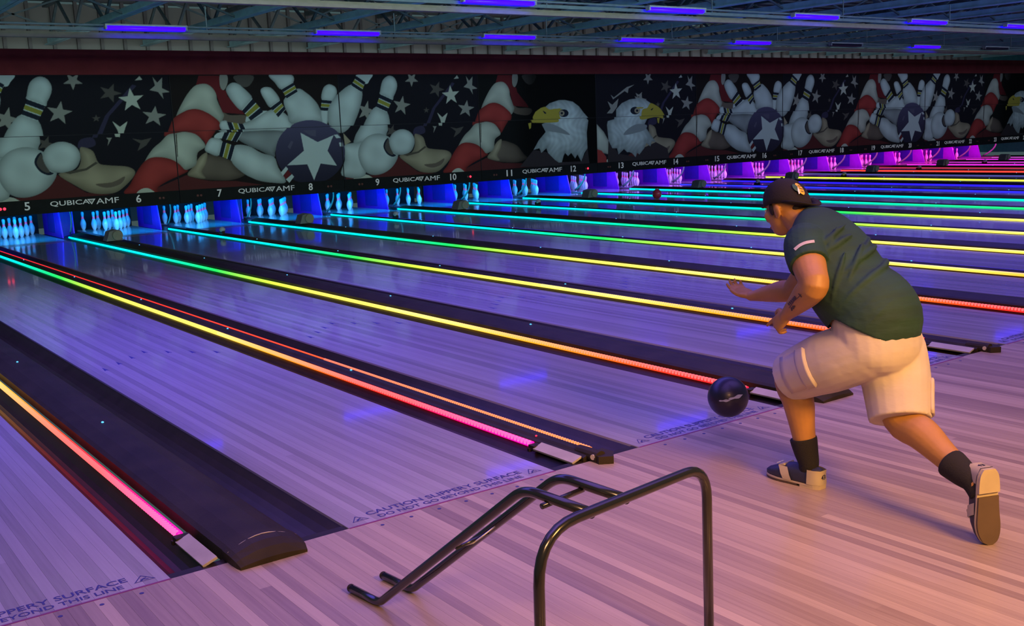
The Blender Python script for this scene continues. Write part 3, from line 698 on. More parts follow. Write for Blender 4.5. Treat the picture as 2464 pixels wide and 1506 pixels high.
('e2','Y2',0,0,'1409,1387 1687,1382 1630,1343 1436,1357'),
('e2','N',1,0,'1925,1316 2025,1355 1967,1295'),
('e0','W2',0,1,'68,1004 119,964 324,781 476,558 491,199 253,249 46,377'),
('e0','R',0,0,'46,357 228,310 382,144 404,-16 33,2'),
('e0','G',0,0,'412,1553 568,1462 788,1617 727,1400 562,1246 375,1250 512,1365'),
('e0','G',0,0,'523,1719 628,1648 984,1851 1094,1910 1356,1967 1148,1870 1117,1751 1010,1807 600,1600'),
('e0','G',0,0,'1392,1758 1501,1706 1628,1775 1583,1665 1444,1657')]
# ================================================================== mural masking units above the pin decks
INK = {'W': (.60, .68, .66), 'W2': (.58, .60, .50), 'S': (.30, .33, .33), 'G': (.34, .33, .29), 'K': (.11, .095, .085), 'K2': (.10, .085, .065), 'R': (.42, .055, .05), 'D': (.17, .022, .026), 'M': (.12, .028, .028), 'T': (.44, .37, .25), 'T2': (.17, .13, .10), 'N': (.020, .024, .040), 'N2': (.050, .042, .085), 'Y': (.33, .31, .05), 'Y2': (.50, .40, .06), 'B': (.085, .075, .14), 'P': (.12, .11, .17), 'E': (.050, .038, .042)}
UNIT_W = PAIR
def in_poly(px, py, poly):
    c = np.zeros(px.shape, bool); n = len(poly)
    for i in range(n):
        x0, y0 = poly[i]; x1, y1 = poly[(i + 1) % n]
        if y0 == y1: continue
        c ^= ((y0 > py) != (y1 > py)) & (px < (x1 - x0) * (py - y0) / (y1 - y0) + x0)
    return c
def edge_dist(px, py, poly):
    d = np.full(px.shape, 9.)
    n = len(poly)
    for i in range(n):
        x0, y0 = poly[i]; x1, y1 = poly[(i + 1) % n]; dx, dy = x1 - x0, y1 - y0; l2 = dx * dx + dy * dy + 1e-9
        t = np.clip(((px - x0) * dx + (py - y0) * dy) / l2, 0, 1)
        d = np.minimum(d, np.hypot(px - x0 - t * dx, py - y0 - t * dy))
    return d
def paint(design, u, v):
    col = np.empty(u.shape + (3,)); col[:] = (.016, .014, .020)
    if design == 'B': col[:] = (.020, .014, .014)
    if design == 'E1': col[:] = (.012, .012, .012)
    seq = []
    for tg, ck, sm, sh, s in ART:
        pts = [tuple(float(q) / 1000 for q in p.split(',')) for p in s.split()]
        if sm: pts = [tuple(p) for p in smooth_path(pts, 4, True)]
        offs = []
        if design == 'S':
            if tg in 'SpF': offs = [0]
            if tg == 'b': offs = [-2 * UNIT_W]
        elif design == 'B':
            if tg in ('F', 'b'): offs = [-UNIT_W]
            if tg == 'p': offs = [UNIT_W]
        elif design == 'E1':
            if tg == 'F': offs = [-UNIT_W]
            if tg == 'e1': offs = [0]
        elif design == 'E2':
            if tg in ('S', 'F', 'e0', 'e2'): offs = [0]
            if tg == 'S' and ck in ('G', 'M') and max(p[0] for p in pts) < 1.2: offs = []
        for of in offs: seq.append(({'F': 1, 'S': 0, 'p': 2, 'b': 3, 'e0': 1, 'e1': 4, 'e2': 4}[tg], ck, sh, [(p[0] + of, p[1]) for p in pts]))
    seq.sort(key=lambda q: q[0])
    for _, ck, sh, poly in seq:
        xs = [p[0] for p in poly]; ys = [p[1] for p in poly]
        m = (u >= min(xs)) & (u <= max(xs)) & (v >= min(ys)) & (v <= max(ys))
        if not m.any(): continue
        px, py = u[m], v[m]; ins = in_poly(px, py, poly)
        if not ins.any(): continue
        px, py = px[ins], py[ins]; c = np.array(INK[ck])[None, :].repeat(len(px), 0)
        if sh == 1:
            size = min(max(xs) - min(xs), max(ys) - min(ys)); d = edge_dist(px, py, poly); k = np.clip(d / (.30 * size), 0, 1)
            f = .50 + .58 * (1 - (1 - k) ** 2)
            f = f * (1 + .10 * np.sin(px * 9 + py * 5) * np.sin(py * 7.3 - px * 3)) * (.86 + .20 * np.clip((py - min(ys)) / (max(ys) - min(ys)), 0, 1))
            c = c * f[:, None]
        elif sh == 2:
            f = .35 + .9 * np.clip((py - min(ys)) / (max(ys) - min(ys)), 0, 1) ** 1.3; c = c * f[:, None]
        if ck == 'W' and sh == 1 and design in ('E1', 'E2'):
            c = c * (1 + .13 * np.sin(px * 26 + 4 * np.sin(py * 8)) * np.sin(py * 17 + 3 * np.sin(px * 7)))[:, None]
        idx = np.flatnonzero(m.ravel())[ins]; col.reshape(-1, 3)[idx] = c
    if design == 'E1':                                            # the print fades to black towards the bird
        f = np.clip(1 - (u - .9) / .9, .18, 1); dark = (col.mean(-1) < .5)
        eagle = np.zeros(u.shape, bool)
        for tg, ck, sm, sh, s in ART:
            if tg == 'e1':
                pts = [tuple(float(q) / 1000 for q in p.split(',')) for p in s.split()]; eagle |= in_poly(u, v, pts)
        col = np.where(eagle[..., None], col, col * f[..., None])
    return np.clip(col, .004, 1)
def panel_mesh(design, z0, z1, shift):
    st = .0105; nx = int(UNIT_W / st); nz = int((z1 - z0) / st)
    us = np.linspace(.004, UNIT_W - .004, nx + 1); zs = np.linspace(z0 + .004, z1 - .004, nz + 1)
    U, Z = np.meshgrid(us, zs); acc = 0
    for du, dv in ((-.3, -.1), (.1, -.3), (.3, .1), (-.1, .3)):
        acc = acc + paint(design, U + shift + du * st, Z - ART_Z0 + dv * st)
    C = acc / 4
    V = np.stack([U, np.zeros_like(U), Z], -1).reshape(-1, 3)
    a = (np.arange(nz)[:, None] * (nx + 1) + np.arange(nx)[None, :]).ravel()
    F = np.stack([a, a + 1, a + nx + 2, a + nx + 1], -1)
    me = bpy.data.meshes.new('mural_panel'); me.vertices.add(len(V)); me.vertices.foreach_set('co', V.ravel())
    me.loops.add(F.size); me.loops.foreach_set('vertex_index', F.ravel()); me.polygons.add(len(F)); me.polygons.foreach_set('loop_start', np.arange(0, F.size, 4)); me.polygons.foreach_set('loop_total', np.full(len(F), 4))
    me.update(calc_edges=True)
    ca = me.color_attributes.new('ink', 'FLOAT_COLOR', 'POINT'); ca.data.foreach_set('color', np.concatenate([C.reshape(-1, 3), np.ones((len(V), 1))], 1).astype(np.float32).ravel())
    me.materials.append(M['art']); return me
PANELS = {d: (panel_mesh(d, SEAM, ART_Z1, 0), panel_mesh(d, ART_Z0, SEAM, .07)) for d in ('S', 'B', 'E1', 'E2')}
DESC = {'S': 'mural panel of white stars and two toppled bowling pins', 'B': 'mural panel of a starred ball smashing pins', 'E1': 'mural panel of a bald eagle facing left', 'E2': 'mural panel of a bald eagle facing right'}
def vert(me):                                                       # text lies in xy: stand it up facing the bowlers
    me.transform(Matrix.Rotation(R(90), 4, 'X')); return me
def fit(me, w_, h_):
    xs = [v.co.x for v in me.vertices]; ys = [v.co.y for v in me.vertices]
    me.transform(Matrix.Translation((-(max(xs) + min(xs)) / 2, -(max(ys) + min(ys)) / 2, 0))); me.transform(Matrix.Diagonal((w_ / (max(xs) - min(xs)), h_ / (max(ys) - min(ys)), 1, 1))); return me
q1 = fit(text_mesh('QUBICA', .2, .003, .0015), .70, .105); q2 = fit(text_mesh('AMF', .2, .003, .0), .42, .105)
for q in (q1, q2): q.materials.append(M['sign_w']); vert(q)
bm = bmesh.new(); add_prism(bm, [(-.075, .052), (.075, .052), (0, -.052)], -.003, .003, 'y'); bm_t = bm
bmesh.ops.recalc_face_normals(bm, faces=bm.faces[:]); me_vt = bpy.data.meshes.new('logo_triangle'); bm.to_mesh(me_vt); bm.free(); me_vt.materials.append(M['sign_w'])
bm = bmesh.new(); add_prism(bm, [(-.042, .036), (.042, .036), (0, -.026)], -.0045, .0, 'y'); bmesh.ops.recalc_face_normals(bm, faces=bm.faces[:]); me_vt2 = bpy.data.meshes.new('logo_triangle_inset'); bm.to_mesh(me_vt2); bm.free(); me_vt2.materials.append(M['hous'])
bm = bmesh.new(); add_ellipsoid(bm, (0, 0, 0), (.026, .012, .026), None, 12, 8); me_d0 = bpy.data.meshes.new('indicator_off'); bm.to_mesh(me_d0); me_d1 = bpy.data.meshes.new('indicator_lit'); bm.to_mesh(me_d1); bm.free(); me_d0.materials.append(M['dot_off']); me_d1.materials.append(M['dot_on'])
bm = bmesh.new(); add_box(bm, (UNIT_W / 2, .03, (ART_Z0 + ART_Z1) / 2), (UNIT_W - .006, .05, ART_Z1 - ART_Z0)); me_back = bpy.data.meshes.new('backing_frame'); bm.to_mesh(me_back); bm.free(); me_back.materials.append(M['seam'])
bm = bmesh.new(); add_box(bm, (UNIT_W / 2, .02, .655), (UNIT_W - .006, .07, .26), bevel=.008); me_sb = bpy.data.meshes.new('sign_board'); bm.to_mesh(me_sb); bm.free(); me_sb.materials.append(M['sign'])
bm = bmesh.new(); add_box(bm, (.009, -.002, (ART_Z0 + ART_Z1) / 2), (.010, .012, ART_Z1 - ART_Z0)); me_sm = bpy.data.meshes.new('seam_strip'); bm.to_mesh(me_sm); bm.free(); me_sm.materials.append(M['seam'])
LIT = {(5, 0), (10, 1), (12, 1)}
for i, d in enumerate(['S', 'B', 'S', 'E1', 'E2', 'B', 'S', 'B', 'S', 'E1']):
    n = 5 + 2 * i; X = lane_x(n) - W2 / 2
    T = tag(empty('masking_unit', (X, MASK_Y, 0)), '%s above signs %s and %s' % (DESC[d], WORDS[n], WORDS[n + 1]), 'mural panel', 'mural masking units over the pin decks')
    put('backing_frame', me_back, T)
    put('upper_panel', PANELS[d][0], T); put('lower_panel', PANELS[d][1], T, (0, -.004, 0))
    put('seam_strip', me_sm, T)
    sb = put('sign_board', me_sb, T); sb['label'] = 'black sign strip with lane numbers %s and %s' % (WORDS[n], WORDS[n + 1])
    for ln, u in ((n, .813), (n + 1, 2.822)):
        me = fit(text_mesh(str(ln), .2, .003, .003), .095 if ln < 10 else .17, .15); me.materials.append(M['sign_w']); vert(me)
        put('lane_number', me, sb, (u, -.018, .68))
    put('logo_lettering', q1, sb, (1.56, -.018, .685)); put('logo_triangle', me_vt, sb, (1.945, -.018, .685)); put('logo_triangle_inset', me_vt2, sb, (1.945, -.018, .685)); put('logo_lettering', q2, sb, (2.24, -.018, .685))
    for ln, us in ((n, (.36, .43)), (n + 1, (3.235, 3.305))):
        for q, u in enumerate(us):
            put('indicator', me_d1 if (ln, q) in LIT or (ln == 5 and q == 1) else me_d0, sb, (u, -.018, .66))

# ================================================================== ball ramp in the foreground
def fillet_path(pts, rad, seg=7):
    P = [Vector(p) for p in pts]; out = [P[0]]
    for a, b, c, r in zip(P, P[1:], P[2:], rad):
        d0 = (a - b).normalized(); d1 = (c - b).normalized(); ang = d0.angle(d1); t = r / math.tan(ang / 2)
        p0, p1 = b + d0 * t, b + d1 * t
        for k in range(seg + 1):
            s = k / seg; out.append(p0 * (1 - s) ** 2 + b * (2 * s * (1 - s)) + p1 * s * s)
    out.append(P[-1]); return out
def tube_obj(name, path, r, m, parent, n=12, ref=(.31, .17, .94)):
    bm = bmesh.new(); add_loft(bm, path, [r] * len(path), n, ref); return bm_obj(name, bm, m, parent, smooth=True)
RB = Vector((-1.77, -1.80, 0))
T = tag(empty('ball_ramp', RB), 'black tubular steel ball ramp standing on the approach in the foreground', 'ball ramp')
ab = Vector((.99186, .12733, 0)); dr = Vector((.12733, -.99186, 0))     # across the ramp, and back towards the camera
TR = .0155
def on_ramp(side, back, z): return Vector((-1.914, -.735, 0)) + ab * side + dr * back + Vector((0, 0, z)) - RB
for s in (-.0745, .0745):
    path = fillet_path([on_ramp(s, -.155, TR + .003), on_ramp(s, .02, TR), on_ramp(s, .80, .622), on_ramp(s, 1.075, .612)], [.10, .16])
    o = tube_obj('rail', path, TR, M['ramp'], T, 12, ab)
    bm = bmesh.new(); add_ellipsoid(bm, path[0], (TR * 1.04,) * 3, None, 12, 8); bm_obj('rubber_tip', bm, M['cap'], o, smooth=True)
fr = fillet_path([on_ramp(-.385 + .075, 1.085, 0), on_ramp(-.375 + .075, 1.085, .625), on_ramp(.365 + .075, 1.085, .625), on_ramp(.372 + .075, 1.085, 0)], [.15, .11])
tube_obj('support_frame', fr, TR * 1.03, M['ramp'], T, 12, dr)
tube_obj('cross_bar', [on_ramp(-.10, .90, .598), on_ramp(.0745, .90, .602)], .009, M['ramp'], T)
tube_obj('cross_bar', [on_ramp(-.0745, .47, .345), on_ramp(.0745, .47, .355)], .006, M['ramp'], T)
tube_obj('tie_wire', [on_ramp(-.0745, .44, .335), on_ramp(.0, .47, .34), on_ramp(.0745, .52, .40)], .003, M['wire'], T)

# ================================================================== bowling balls
T = tag(empty('bowling_ball', (.45, -.213, .23)), 'dark purple bowling ball just released above the foul line beside the person', 'bowling ball')
bm = bmesh.new(); add_ellipsoid(bm, (0, 0, 0), (.108,) * 3, None, 40, 28); bm_obj('ball_shell', bm, M['ball'], T, smooth=True)
def patch_on_sphere(bm, c, r, lon, lat, w_, h_, ang, n=8):
    ca, sa = math.cos(ang), math.sin(ang); g = []
    for i in range(n + 1):
        row = []; u = 2 * i / n - 1
        for j_ in range(3):
            du, dv = w_ * u, h_ * (j_ - 1) * math.sqrt(max(.02, 1 - u * u)) * (1 + .4 * math.sin(5 * u)); lo, la = lon + du * ca - dv * sa, lat + du * sa + dv * ca
            row.append(bm.verts.new(Vector(c) + Vector((math.cos(la) * math.sin(lo), -math.cos(la) * math.cos(lo), math.sin(la))) * r))
        g.append(row)
    for A, B in zip(g, g[1:]):
        for k in range(2): bm.faces.new((A[k], B[k], B[k + 1], A[k + 1]))
bm = bmesh.new(); patch_on_sphere(bm, (0, 0, 0), .1092, -.42, .22, .40, .07, .2); patch_on_sphere(bm, (0, 0, 0), .1092, -1.0, .06, .28, .05, .1); bm_obj('swirl_mark', bm, M['ball_w'], T)
T = tag(empty('bowling_ball', (13.44, 13.79, .108)), 'red bowling ball rolling far down lane 12', 'bowling ball')
bm = bmesh.new(); add_ellipsoid(bm, (0, 0, 0), (.108,) * 3, None, 28, 20); bm_obj('ball_shell', bm, M['ball_r'], T, smooth=True)

# ================================================================== the bowler
PE = tag(empty('person', (.17, -1.3, 0)), 'person in dark green shirt, cream shorts and black cap lunging to bowl', 'person')
def V(*a): return Vector(a)
O = PE.location
def rel(p): return Vector(p) - O
# ---- joints
NB = V(.20, -.935, 1.205)
Lsh, Lel, Lwr = V(.035, -1.03, 1.13), V(-.085, -1.185, .985), V(.0, -.975, .828)
Rsh, Rel, Rwr = V(.385, -.93, 1.12), V(.42, -.66, .855), V(.41, -.42, .80)
Lhip, Lkn, Lan = V(.10, -1.30, .70), V(.13, -.885, .512), V(.165, -.965, .10)
Rhip, Rkn, Ran = V(.31, -1.29, .68), V(.20, -1.41, .395), V(.118, -1.795, .235)
HC = V(.20, -.80, 1.275)
hr = Matrix.Rotation(R(-16), 3, 'X')                                 # head bowed towards the lane
def hp(x, y, z): return HC + hr @ V(x, y, z)
bm = bmesh.new()
# head: skull, face, jaw, nose, ears, neck
add_ellipsoid(bm, rel(hp(0, -.012, .030)), (.078, .100, .092), hr)
add_ellipsoid(bm, rel(hp(0, .030, -.030)), (.064, .068, .088), hr)
add_ellipsoid(bm, rel(hp(0, .045, -.085)), (.046, .046, .036), hr)
limb(bm, [rel(hp(0, .090, .015)), rel(hp(0, .105, -.012)), rel(hp(0, .113, -.032)), rel(hp(0, .094, -.042))], [(.009, .012), (.012, .014), (.016, .013), (.012, .008)], 10)
add_ellipsoid(bm, rel(hp(0, .088, .028)), (.050, .014, .011), hr)    # brow
add_ellipsoid(bm, rel(hp(0, .088, -.066)), (.026, .013, .008), hr)   # lips
add_ellipsoid(bm, rel(hp(0, .090, -.078)), (.022, .011, .008), hr)
for s in (-1, 1):
    add_ellipsoid(bm, rel(hp(s * .042, .072, -.02)), (.024, .020, .026), hr)          # cheeks
    add_ellipsoid(bm, rel(hp(s * .081, -.012, -.012)), (.010, .022, .034), hr @ Matrix.Rotation(R(s * 14), 3, 'Z') @ Matrix.Rotation(R(-14), 3, 'X'))
    add_ellipsoid(bm, rel(hp(s * .078, -.006, -.038)), (.009, .012, .013), hr)
limb(bm, [rel(hp(0, -.02, -.03)), rel(V(.2, -.885, 1.215)), rel(V(.2, -.96, 1.165)), rel(V(.2, -1.01, 1.11))], [.062, .066, .078, .10], 18)
# trunk core under the clothes
limb(bm, [rel(V(.2, -.99, 1.13)), rel(V(.2, -1.07, 1.03)), rel(V(.2, -1.19, .88)), rel(V(.2, -1.28, .74)), rel(V(.2, -1.29, .66))], [(.15, .10), (.175, .13), (.165, .135), (.165, .14), (.13, .12)], 20)
def arm(sh, el, wr, k=1.0):
    limb(bm, [rel(sh), rel(sh.lerp(el, .35)), rel(sh.lerp(el, .72)), rel(el), rel(el.lerp(wr, .25)), rel(el.lerp(wr, .6)), rel(wr), rel(wr + (wr - el).normalized() * .02)],
         [.068 * k, .071 * k, .064 * k, .056 * k, .058 * k, .045 * k, (.034 * k, .027 * k), (.034 * k, .025 * k)], 18)
arm(Lsh, Lel, Lwr, 1.04); arm(Rsh, Rel, Rwr, .94)
def leg(hip, kn, an, back):
    d = (an - kn)
    limb(bm, [rel(hip), rel(hip.lerp(kn, .5)), rel(kn), rel(kn + d * .28 + back * .016), rel(kn + d * .6 + back * .008), rel(an), rel(an + d.normalized() * .03)], [.098, .09, .070, .072, .056, .043, .043], 18)
leg(Lhip, Lkn, Lan, V(0, -1, 0)); leg(Rhip, Rkn, Ran, V(.2, -.4, .9))
# ---- hands: palm, four fingers of unequal length, thumb
def hand(wr, el, tipdir, palmn, curls, thumbside, spread=.10, k=1.0):
    d = tipdir.normalized(); pn = (palmn - d * palmn.dot(d)).normalized(); sd = d.cross(pn).normalized() * thumbside      # sd points to the thumb side
    limb(bm, [rel(wr), rel(wr + d * .03), rel(wr + d * .062), rel(wr + d * .092)], [(.026 * k, .019), (.036 * k, .020), (.041 * k, .018), (.038 * k, .014)], 16, ref=tuple(sd))
    for i, (ln, cu) in enumerate(zip((.074, .083, .077, .060), curls)):
        off = (.030 - .020 * i) * k; base = wr + d * (.086 - .004 * abs(i - 1)) + sd * off
        fd = (d + sd * spread * (1.2 - .8 * i)).normalized(); pts = [base - fd * .02]; p = base; seg = [.45, .32, .25]; a = 0
        pts.append(p)
        for q, sg in enumerate(seg):
            a += cu * (.7, 1.0, .7)[q]; dd = fd * math.cos(a) + pn * math.sin(a); p = p + dd * (ln * sg); pts.append(p)
        limb(bm, [rel(q) for q in pts], [.0095, .0098, .0090, .0084, .0066], 10, sub=3)
    tb = wr + d * .028 + sd * .026 * k; t1 = tb + (d * .55 + sd * .75 + pn * .25).normalized() * .036; t2 = t1 + (d * .85 + sd * .35 + pn * .35).normalized() * .030; t3 = t2 + (d * .95 + pn * .30).normalized() * .024
    limb(bm, [rel(tb - sd * .012), rel(tb), rel(t1), rel(t2), rel(t3)], [.014, .0135, .0115, .0105, .0075], 10, sub=3)
hand(Lwr, Lel, V(.02, .76, -.65), V(.9, -.1, -.3), (.10, .85, 1.0, 1.05), -1)
hand(Rwr, Rel, V(-.02, .93, .22), V(-.2, -.2, .95), (.35, .45, .5, .55), -1)
body = remeshed('body', bm, M['skin'], PE, .0055, 4)
# ---- face details
for s in (-1, 1):
    bm = bmesh.new(); add_ellipsoid(bm, rel(hp(s * .031, .088, .008)), (.012, .008, .009), hr, 12, 8); e = bm_obj('eye', bm, M['eye'], PE, smooth=True)
    bm = bmesh.new(); add_ellipsoid(bm, rel(hp(s * .031, .0945, .006)), (.005, .003, .005), hr, 10, 6); bm_obj('iris', bm, M['hair'], e, smooth=True)
    bm = bmesh.new(); add_ellipsoid(bm, rel(hp(s * .032, .098, .028)), (.020, .005, .005), hr, 10, 6); bm_obj('eyebrow', bm, M['hair'], PE, smooth=True)
bm = bmesh.new(); add_ellipsoid(bm, rel(hp(0, .099, -.070)), (.021, .004, .006), hr, 10, 6); bm_obj('mouth', bm, M['lip'], PE, smooth=True)
# ---- hair under the cap: sideburns and nape
bm = bmesh.new()
for s in (-1, 1): add_ellipsoid(bm, rel(hp(s * .0745, .022, .002)), (.008, .016, .030), hr, 12, 8)
add_ellipsoid(bm, rel(hp(0, -.068, -.012)), (.050, .038, .040), hr, 16, 10)
remeshed('hair', bm, M['hair'], PE, .005, 3)
# ---- cap worn backwards
bm = bmesh.new(); seg = 28
tilt = Matrix.Rotation(R(8), 3, 'X')
rings = []
for k in range(9):
    a = k / 8 * math.pi / 2; z = -.004 + .108 * math.sin(a) + .0; rr = math.cos(a) ** .75
    ring = []
    for q in range(seg):
        th = 2 * math.pi * q / seg; lx, ly = .0925 * rr * math.cos(th), -.010 + .115 * rr * math.sin(th)
        dip = -.052 * max(0, -math.sin(th)) ** 1.5 * (1 - k / 8)         # lower at the nape
        ring.append(bm.verts.new(rel(hp(lx, ly, .030 + z + dip)))) if k < 8 else None
    if ring and ring[0] is not None: rings.append(ring)
top = bm.verts.new(rel(hp(0, -.010, .030 + .104)))
for A, B in zip(rings, rings[1:]):
    for q in range(seg): bm.faces.new((A[q], A[(q + 1) % seg], B[(q + 1) % seg], B[q]))
for q in range(seg): bm.faces.new((rings[-1][q], rings[-1][(q + 1) % seg], top))
capo = bm_obj('cap', bm, M['cap_cloth'], PE, smooth=True); sm = capo.modifiers.new('thick', 'SOLIDIFY'); sm.thickness = .006; sm.offset = -1
bm = bmesh.new(); nb = 10; A = []; B = []
for q in range(nb + 1):
    th = math.pi * (1.12 + .76 * q / nb); lx, ly = .0885 * math.cos(th), -.010 + .110 * math.sin(th)
    reach = .062 * math.sin(math.pi * q / nb) ** .6; z0 = -.004 - .046 * max(0, -math.sin(th)) ** 1.5
    A.append(bm.verts.new(rel(hp(lx, ly, .032 + z0)))); B.append(bm.verts.new(rel(hp(lx * 1.02, ly - reach, .030 + z0 - .012 * math.sin(math.pi * q / nb) + .012 * abs(math.cos(th))))))
for q in range(nb): bm.faces.new((A[q], A[q + 1], B[q + 1], B[q]))
br = bm_obj('brim', bm, M['cap_cloth'], capo, smooth=True); sm = br.modifiers.new('thick', 'SOLIDIFY'); sm.thickness = .005
bm = bmesh.new(); add_ellipsoid(bm, rel(hp(0, -.012, .137)), (.007, .007, .004), None, 10, 6); bm_obj('button', bm, M['cap_cloth'], capo, smooth=True)
# emblem on the front panel of the cap (which is at the back of the head)
def cap_pt(th, el, out=.0015):
    a = el; rr = math.cos(a) ** .75; n_ = 1 + out / .1
    return rel(hp(.0925 * rr * math.cos(th) * n_, -.010 + .115 * rr * math.sin(th) * n_, .026 + .108 * math.sin(a) * (1 + out / .1) - .052 * max(0, -math.sin(th)) ** 1.5 * (1 - a / 1.571)))
def cap_patch(nm, poly, m, out):
    bm = bmesh.new(); c = np.mean(poly, 0); pts = [cap_pt(a, e, out) for a, e in poly]
    mid = bm.verts.new(cap_pt(c[0], c[1], out + .001)); vs = [bm.verts.new(p) for p in pts]
    for q in range(len(vs)): bm.faces.new((mid, vs[q], vs[(q + 1) % len(vs)]))
    return bm_obj(nm, bm, m, capo)
CT = R(252)                                                          # slightly to the left of the nape, towards the camera
def ep(lst): return [(CT + x * .012, .62 + y * .012) for x, y in lst]
def oval(cx, cy, rx, ry, rot=0, n=14): return [(cx + rx * math.cos(a) * math.cos(rot) - ry * math.sin(a) * math.sin(rot), cy + rx * math.cos(a) * math.sin(rot) + ry * math.sin(a) * math.cos(rot)) for a in [2 * math.pi * q / n for q in range(n)]]
em = cap_patch('emblem', ep(oval(9, 0, 15, 21, .25)), M['yellow'], .0060)
def em_part(nm, poly, m, out):
    o = cap_patch(nm, ep(poly), m, out); o.parent = capo
em_part('emblem_fish', oval(-11, 2, 11, 13, .3), M['green'], .0078)
em_part('emblem_belly', [(-2, 3), (0, -6), (-4, -18), (-10, -20), (-9, -10), (-6, -4)], M['white'], .0090)
em_part('emblem_lettering', [(4, 11), (17, 7), (18, 4), (5, 7)], M['sole'], .0080)
em_part('emblem_lettering', [(4, 2), (19, -3), (19, -6), (5, -2)], M['sole'], .0080)
em_part('emblem_lettering', [(6, -8), (17, -12), (17, -14), (7, -11)], M['sole'], .0080)

# ---- shirt
bm = bmesh.new()
limb(bm, [rel(V(.2, -.905, 1.215)), rel(V(.2, -.965, 1.185)), rel(V(.2, -1.03, 1.10)), rel(V(.2, -1.10, 1.00)), rel(V(.2, -1.18, .91)), rel(V(.212, -1.245, .855)), rel(V(.210, -1.268, .815)), rel(V(.2, -1.258, .772))],
     [(.078, .074), (.165, .108), (.208, .150), (.210, .165), (.203, .174), (.205, .186), (.208, .194), (.210, .197)], 28)
def sleeve(sh, el, e, r0, r1):
    limb(bm, [rel(sh.lerp(V(.2, -1.0, 1.10), .45)), rel(sh.lerp(V(.2, -1.0, 1.12), .12) + V(0, 0, .01)), rel(sh.lerp(el, .2)), rel(sh.lerp(el, e))], [.105, r0 + .004, r0, r1], 20)
sleeve(Lsh, Lel, .50, .090, .085); sleeve(Rsh, Rel, .45, .085, .080)
# gathered folds across the back and flank
rnd = random.Random(3)
for q in range(13):
    a0 = .05 + .075 * q; c0 = V(.2, -1.03, 1.10).lerp(V(.2, -1.25, .80), a0); rd = .150 + .050 * a0; st0 = rnd.uniform(70, 150); ln = rnd.uniform(50, 120); sl = rnd.uniform(.02, .10); pts = []
    for t in range(7):
        th = R(st0 + ln * t / 6); axis = V(0, -.6, -.8); fwd = V(0, .8, -.6)
        pts.append(rel(c0 + V(-1, 0, 0) * (.200 * math.sin(th)) + fwd * ((rd + .003) * math.cos(th)) + axis * (sl * (3 - t) / 3)))
    k_ = rnd.uniform(.9, 1.45)
    limb(bm, pts, [.003, .007 * k_, .010 * k_, .011 * k_, .010 * k_, .007 * k_, .003], 8)
shirt = remeshed('shirt', bm, M['shirt'], PE, .0055, 4)
# reflective strip on the near sleeve
def surf(o, frm, to):
    """first hit on a mesh object's surface along a segment given in the person's own space"""
    d = (to - frm); ok, p, n_, i = o.ray_cast(frm, d.normalized(), distance=d.length); return (p, n_) if ok else (None, None)
bpy.context.view_layer.update()
def ribbon(nm, host, mids, halfw, m, viewdir, parent=None):
    bm = bmesh.new(); A = []; B = []
    for k, p in enumerate(mids):
        q = mids[min(k + 1, len(mids) - 1)] - mids[max(k - 1, 0)]; side = q.cross(viewdir).normalized() * halfw
        for s, lst in ((1, A), (-1, B)):
            h, n_ = surf(host, p + side * s - viewdir * .25, p + side * s + viewdir * .25)
            if h is None: h, n_ = p + side * s, -viewdir
            lst.append(bm.verts.new(h + n_ * .0026))
    for k in range(len(A) - 1): bm.faces.new((A[k], A[k + 1], B[k + 1], B[k]))
    return bm_obj(nm, bm, m, parent or host)
VD = Vector((.77, .60, -.20)).normalized()                           # looking at the near flank
CAMP = V(-3.643, -3.9482, 1.6679)
def flank(x, y, z): return rel(V(x, y, z))
mids = [rel(V(*q)) for q in smooth_path([(-.07, -1.068, 1.124), (-.075, -1.099, 1.147), (-.08, -1.135, 1.164), (-.07, -1.168, 1.173)], 4)]
ribbon('reflective_strip', shirt, mids, .0065, M['reflect'], VD)

# ---- shorts
bm = bmesh.new()
limb(bm, [rel(V(.2, -1.225, .875)), rel(V(.2, -1.28, .75)), rel(V(.205, -1.29, .66)), rel(V(.21, -1.28, .60))], [(.165, .140), (.195, .172), (.192, .165), (.10, .09)], 24)
limb(bm, [rel(Lhip + V(.05, -.10, .02)), rel(Lhip + V(.035, -.04, .01)), rel(Lhip.lerp(Lkn, .35)), rel(Lhip.lerp(Lkn, .7)), rel(Lhip.lerp(Lkn, .98) + V(0, .0, -.006))], [.05, .115, .138, .128, .116], 22)
limb(bm, [rel(Rhip + V(-.04, .03, .10)), rel(Rhip + V(-.02, .0, .03)), rel(Rhip.lerp(Rkn, .4)), rel(Rhip.lerp(Rkn, .75) + V(.0, -.0, 0)), rel(Rhip.lerp(Rkn, 1.0) + V(0, 0, .0))], [.06, .135, .145, .135, .128], 22)
for q in range(3):                                                    # creases at the hip
    c = Lhip.lerp(Lkn, .42 + .14 * q)
    limb(bm, [rel(c + V(-.100, -.05, .085)), rel(c + V(-.132, .0, .03)), rel(c + V(-.128, .05, -.03))], [.003, .006, .003], 8)
shorts = remeshed('shorts', bm, M['shorts'], PE, .0065, 4)
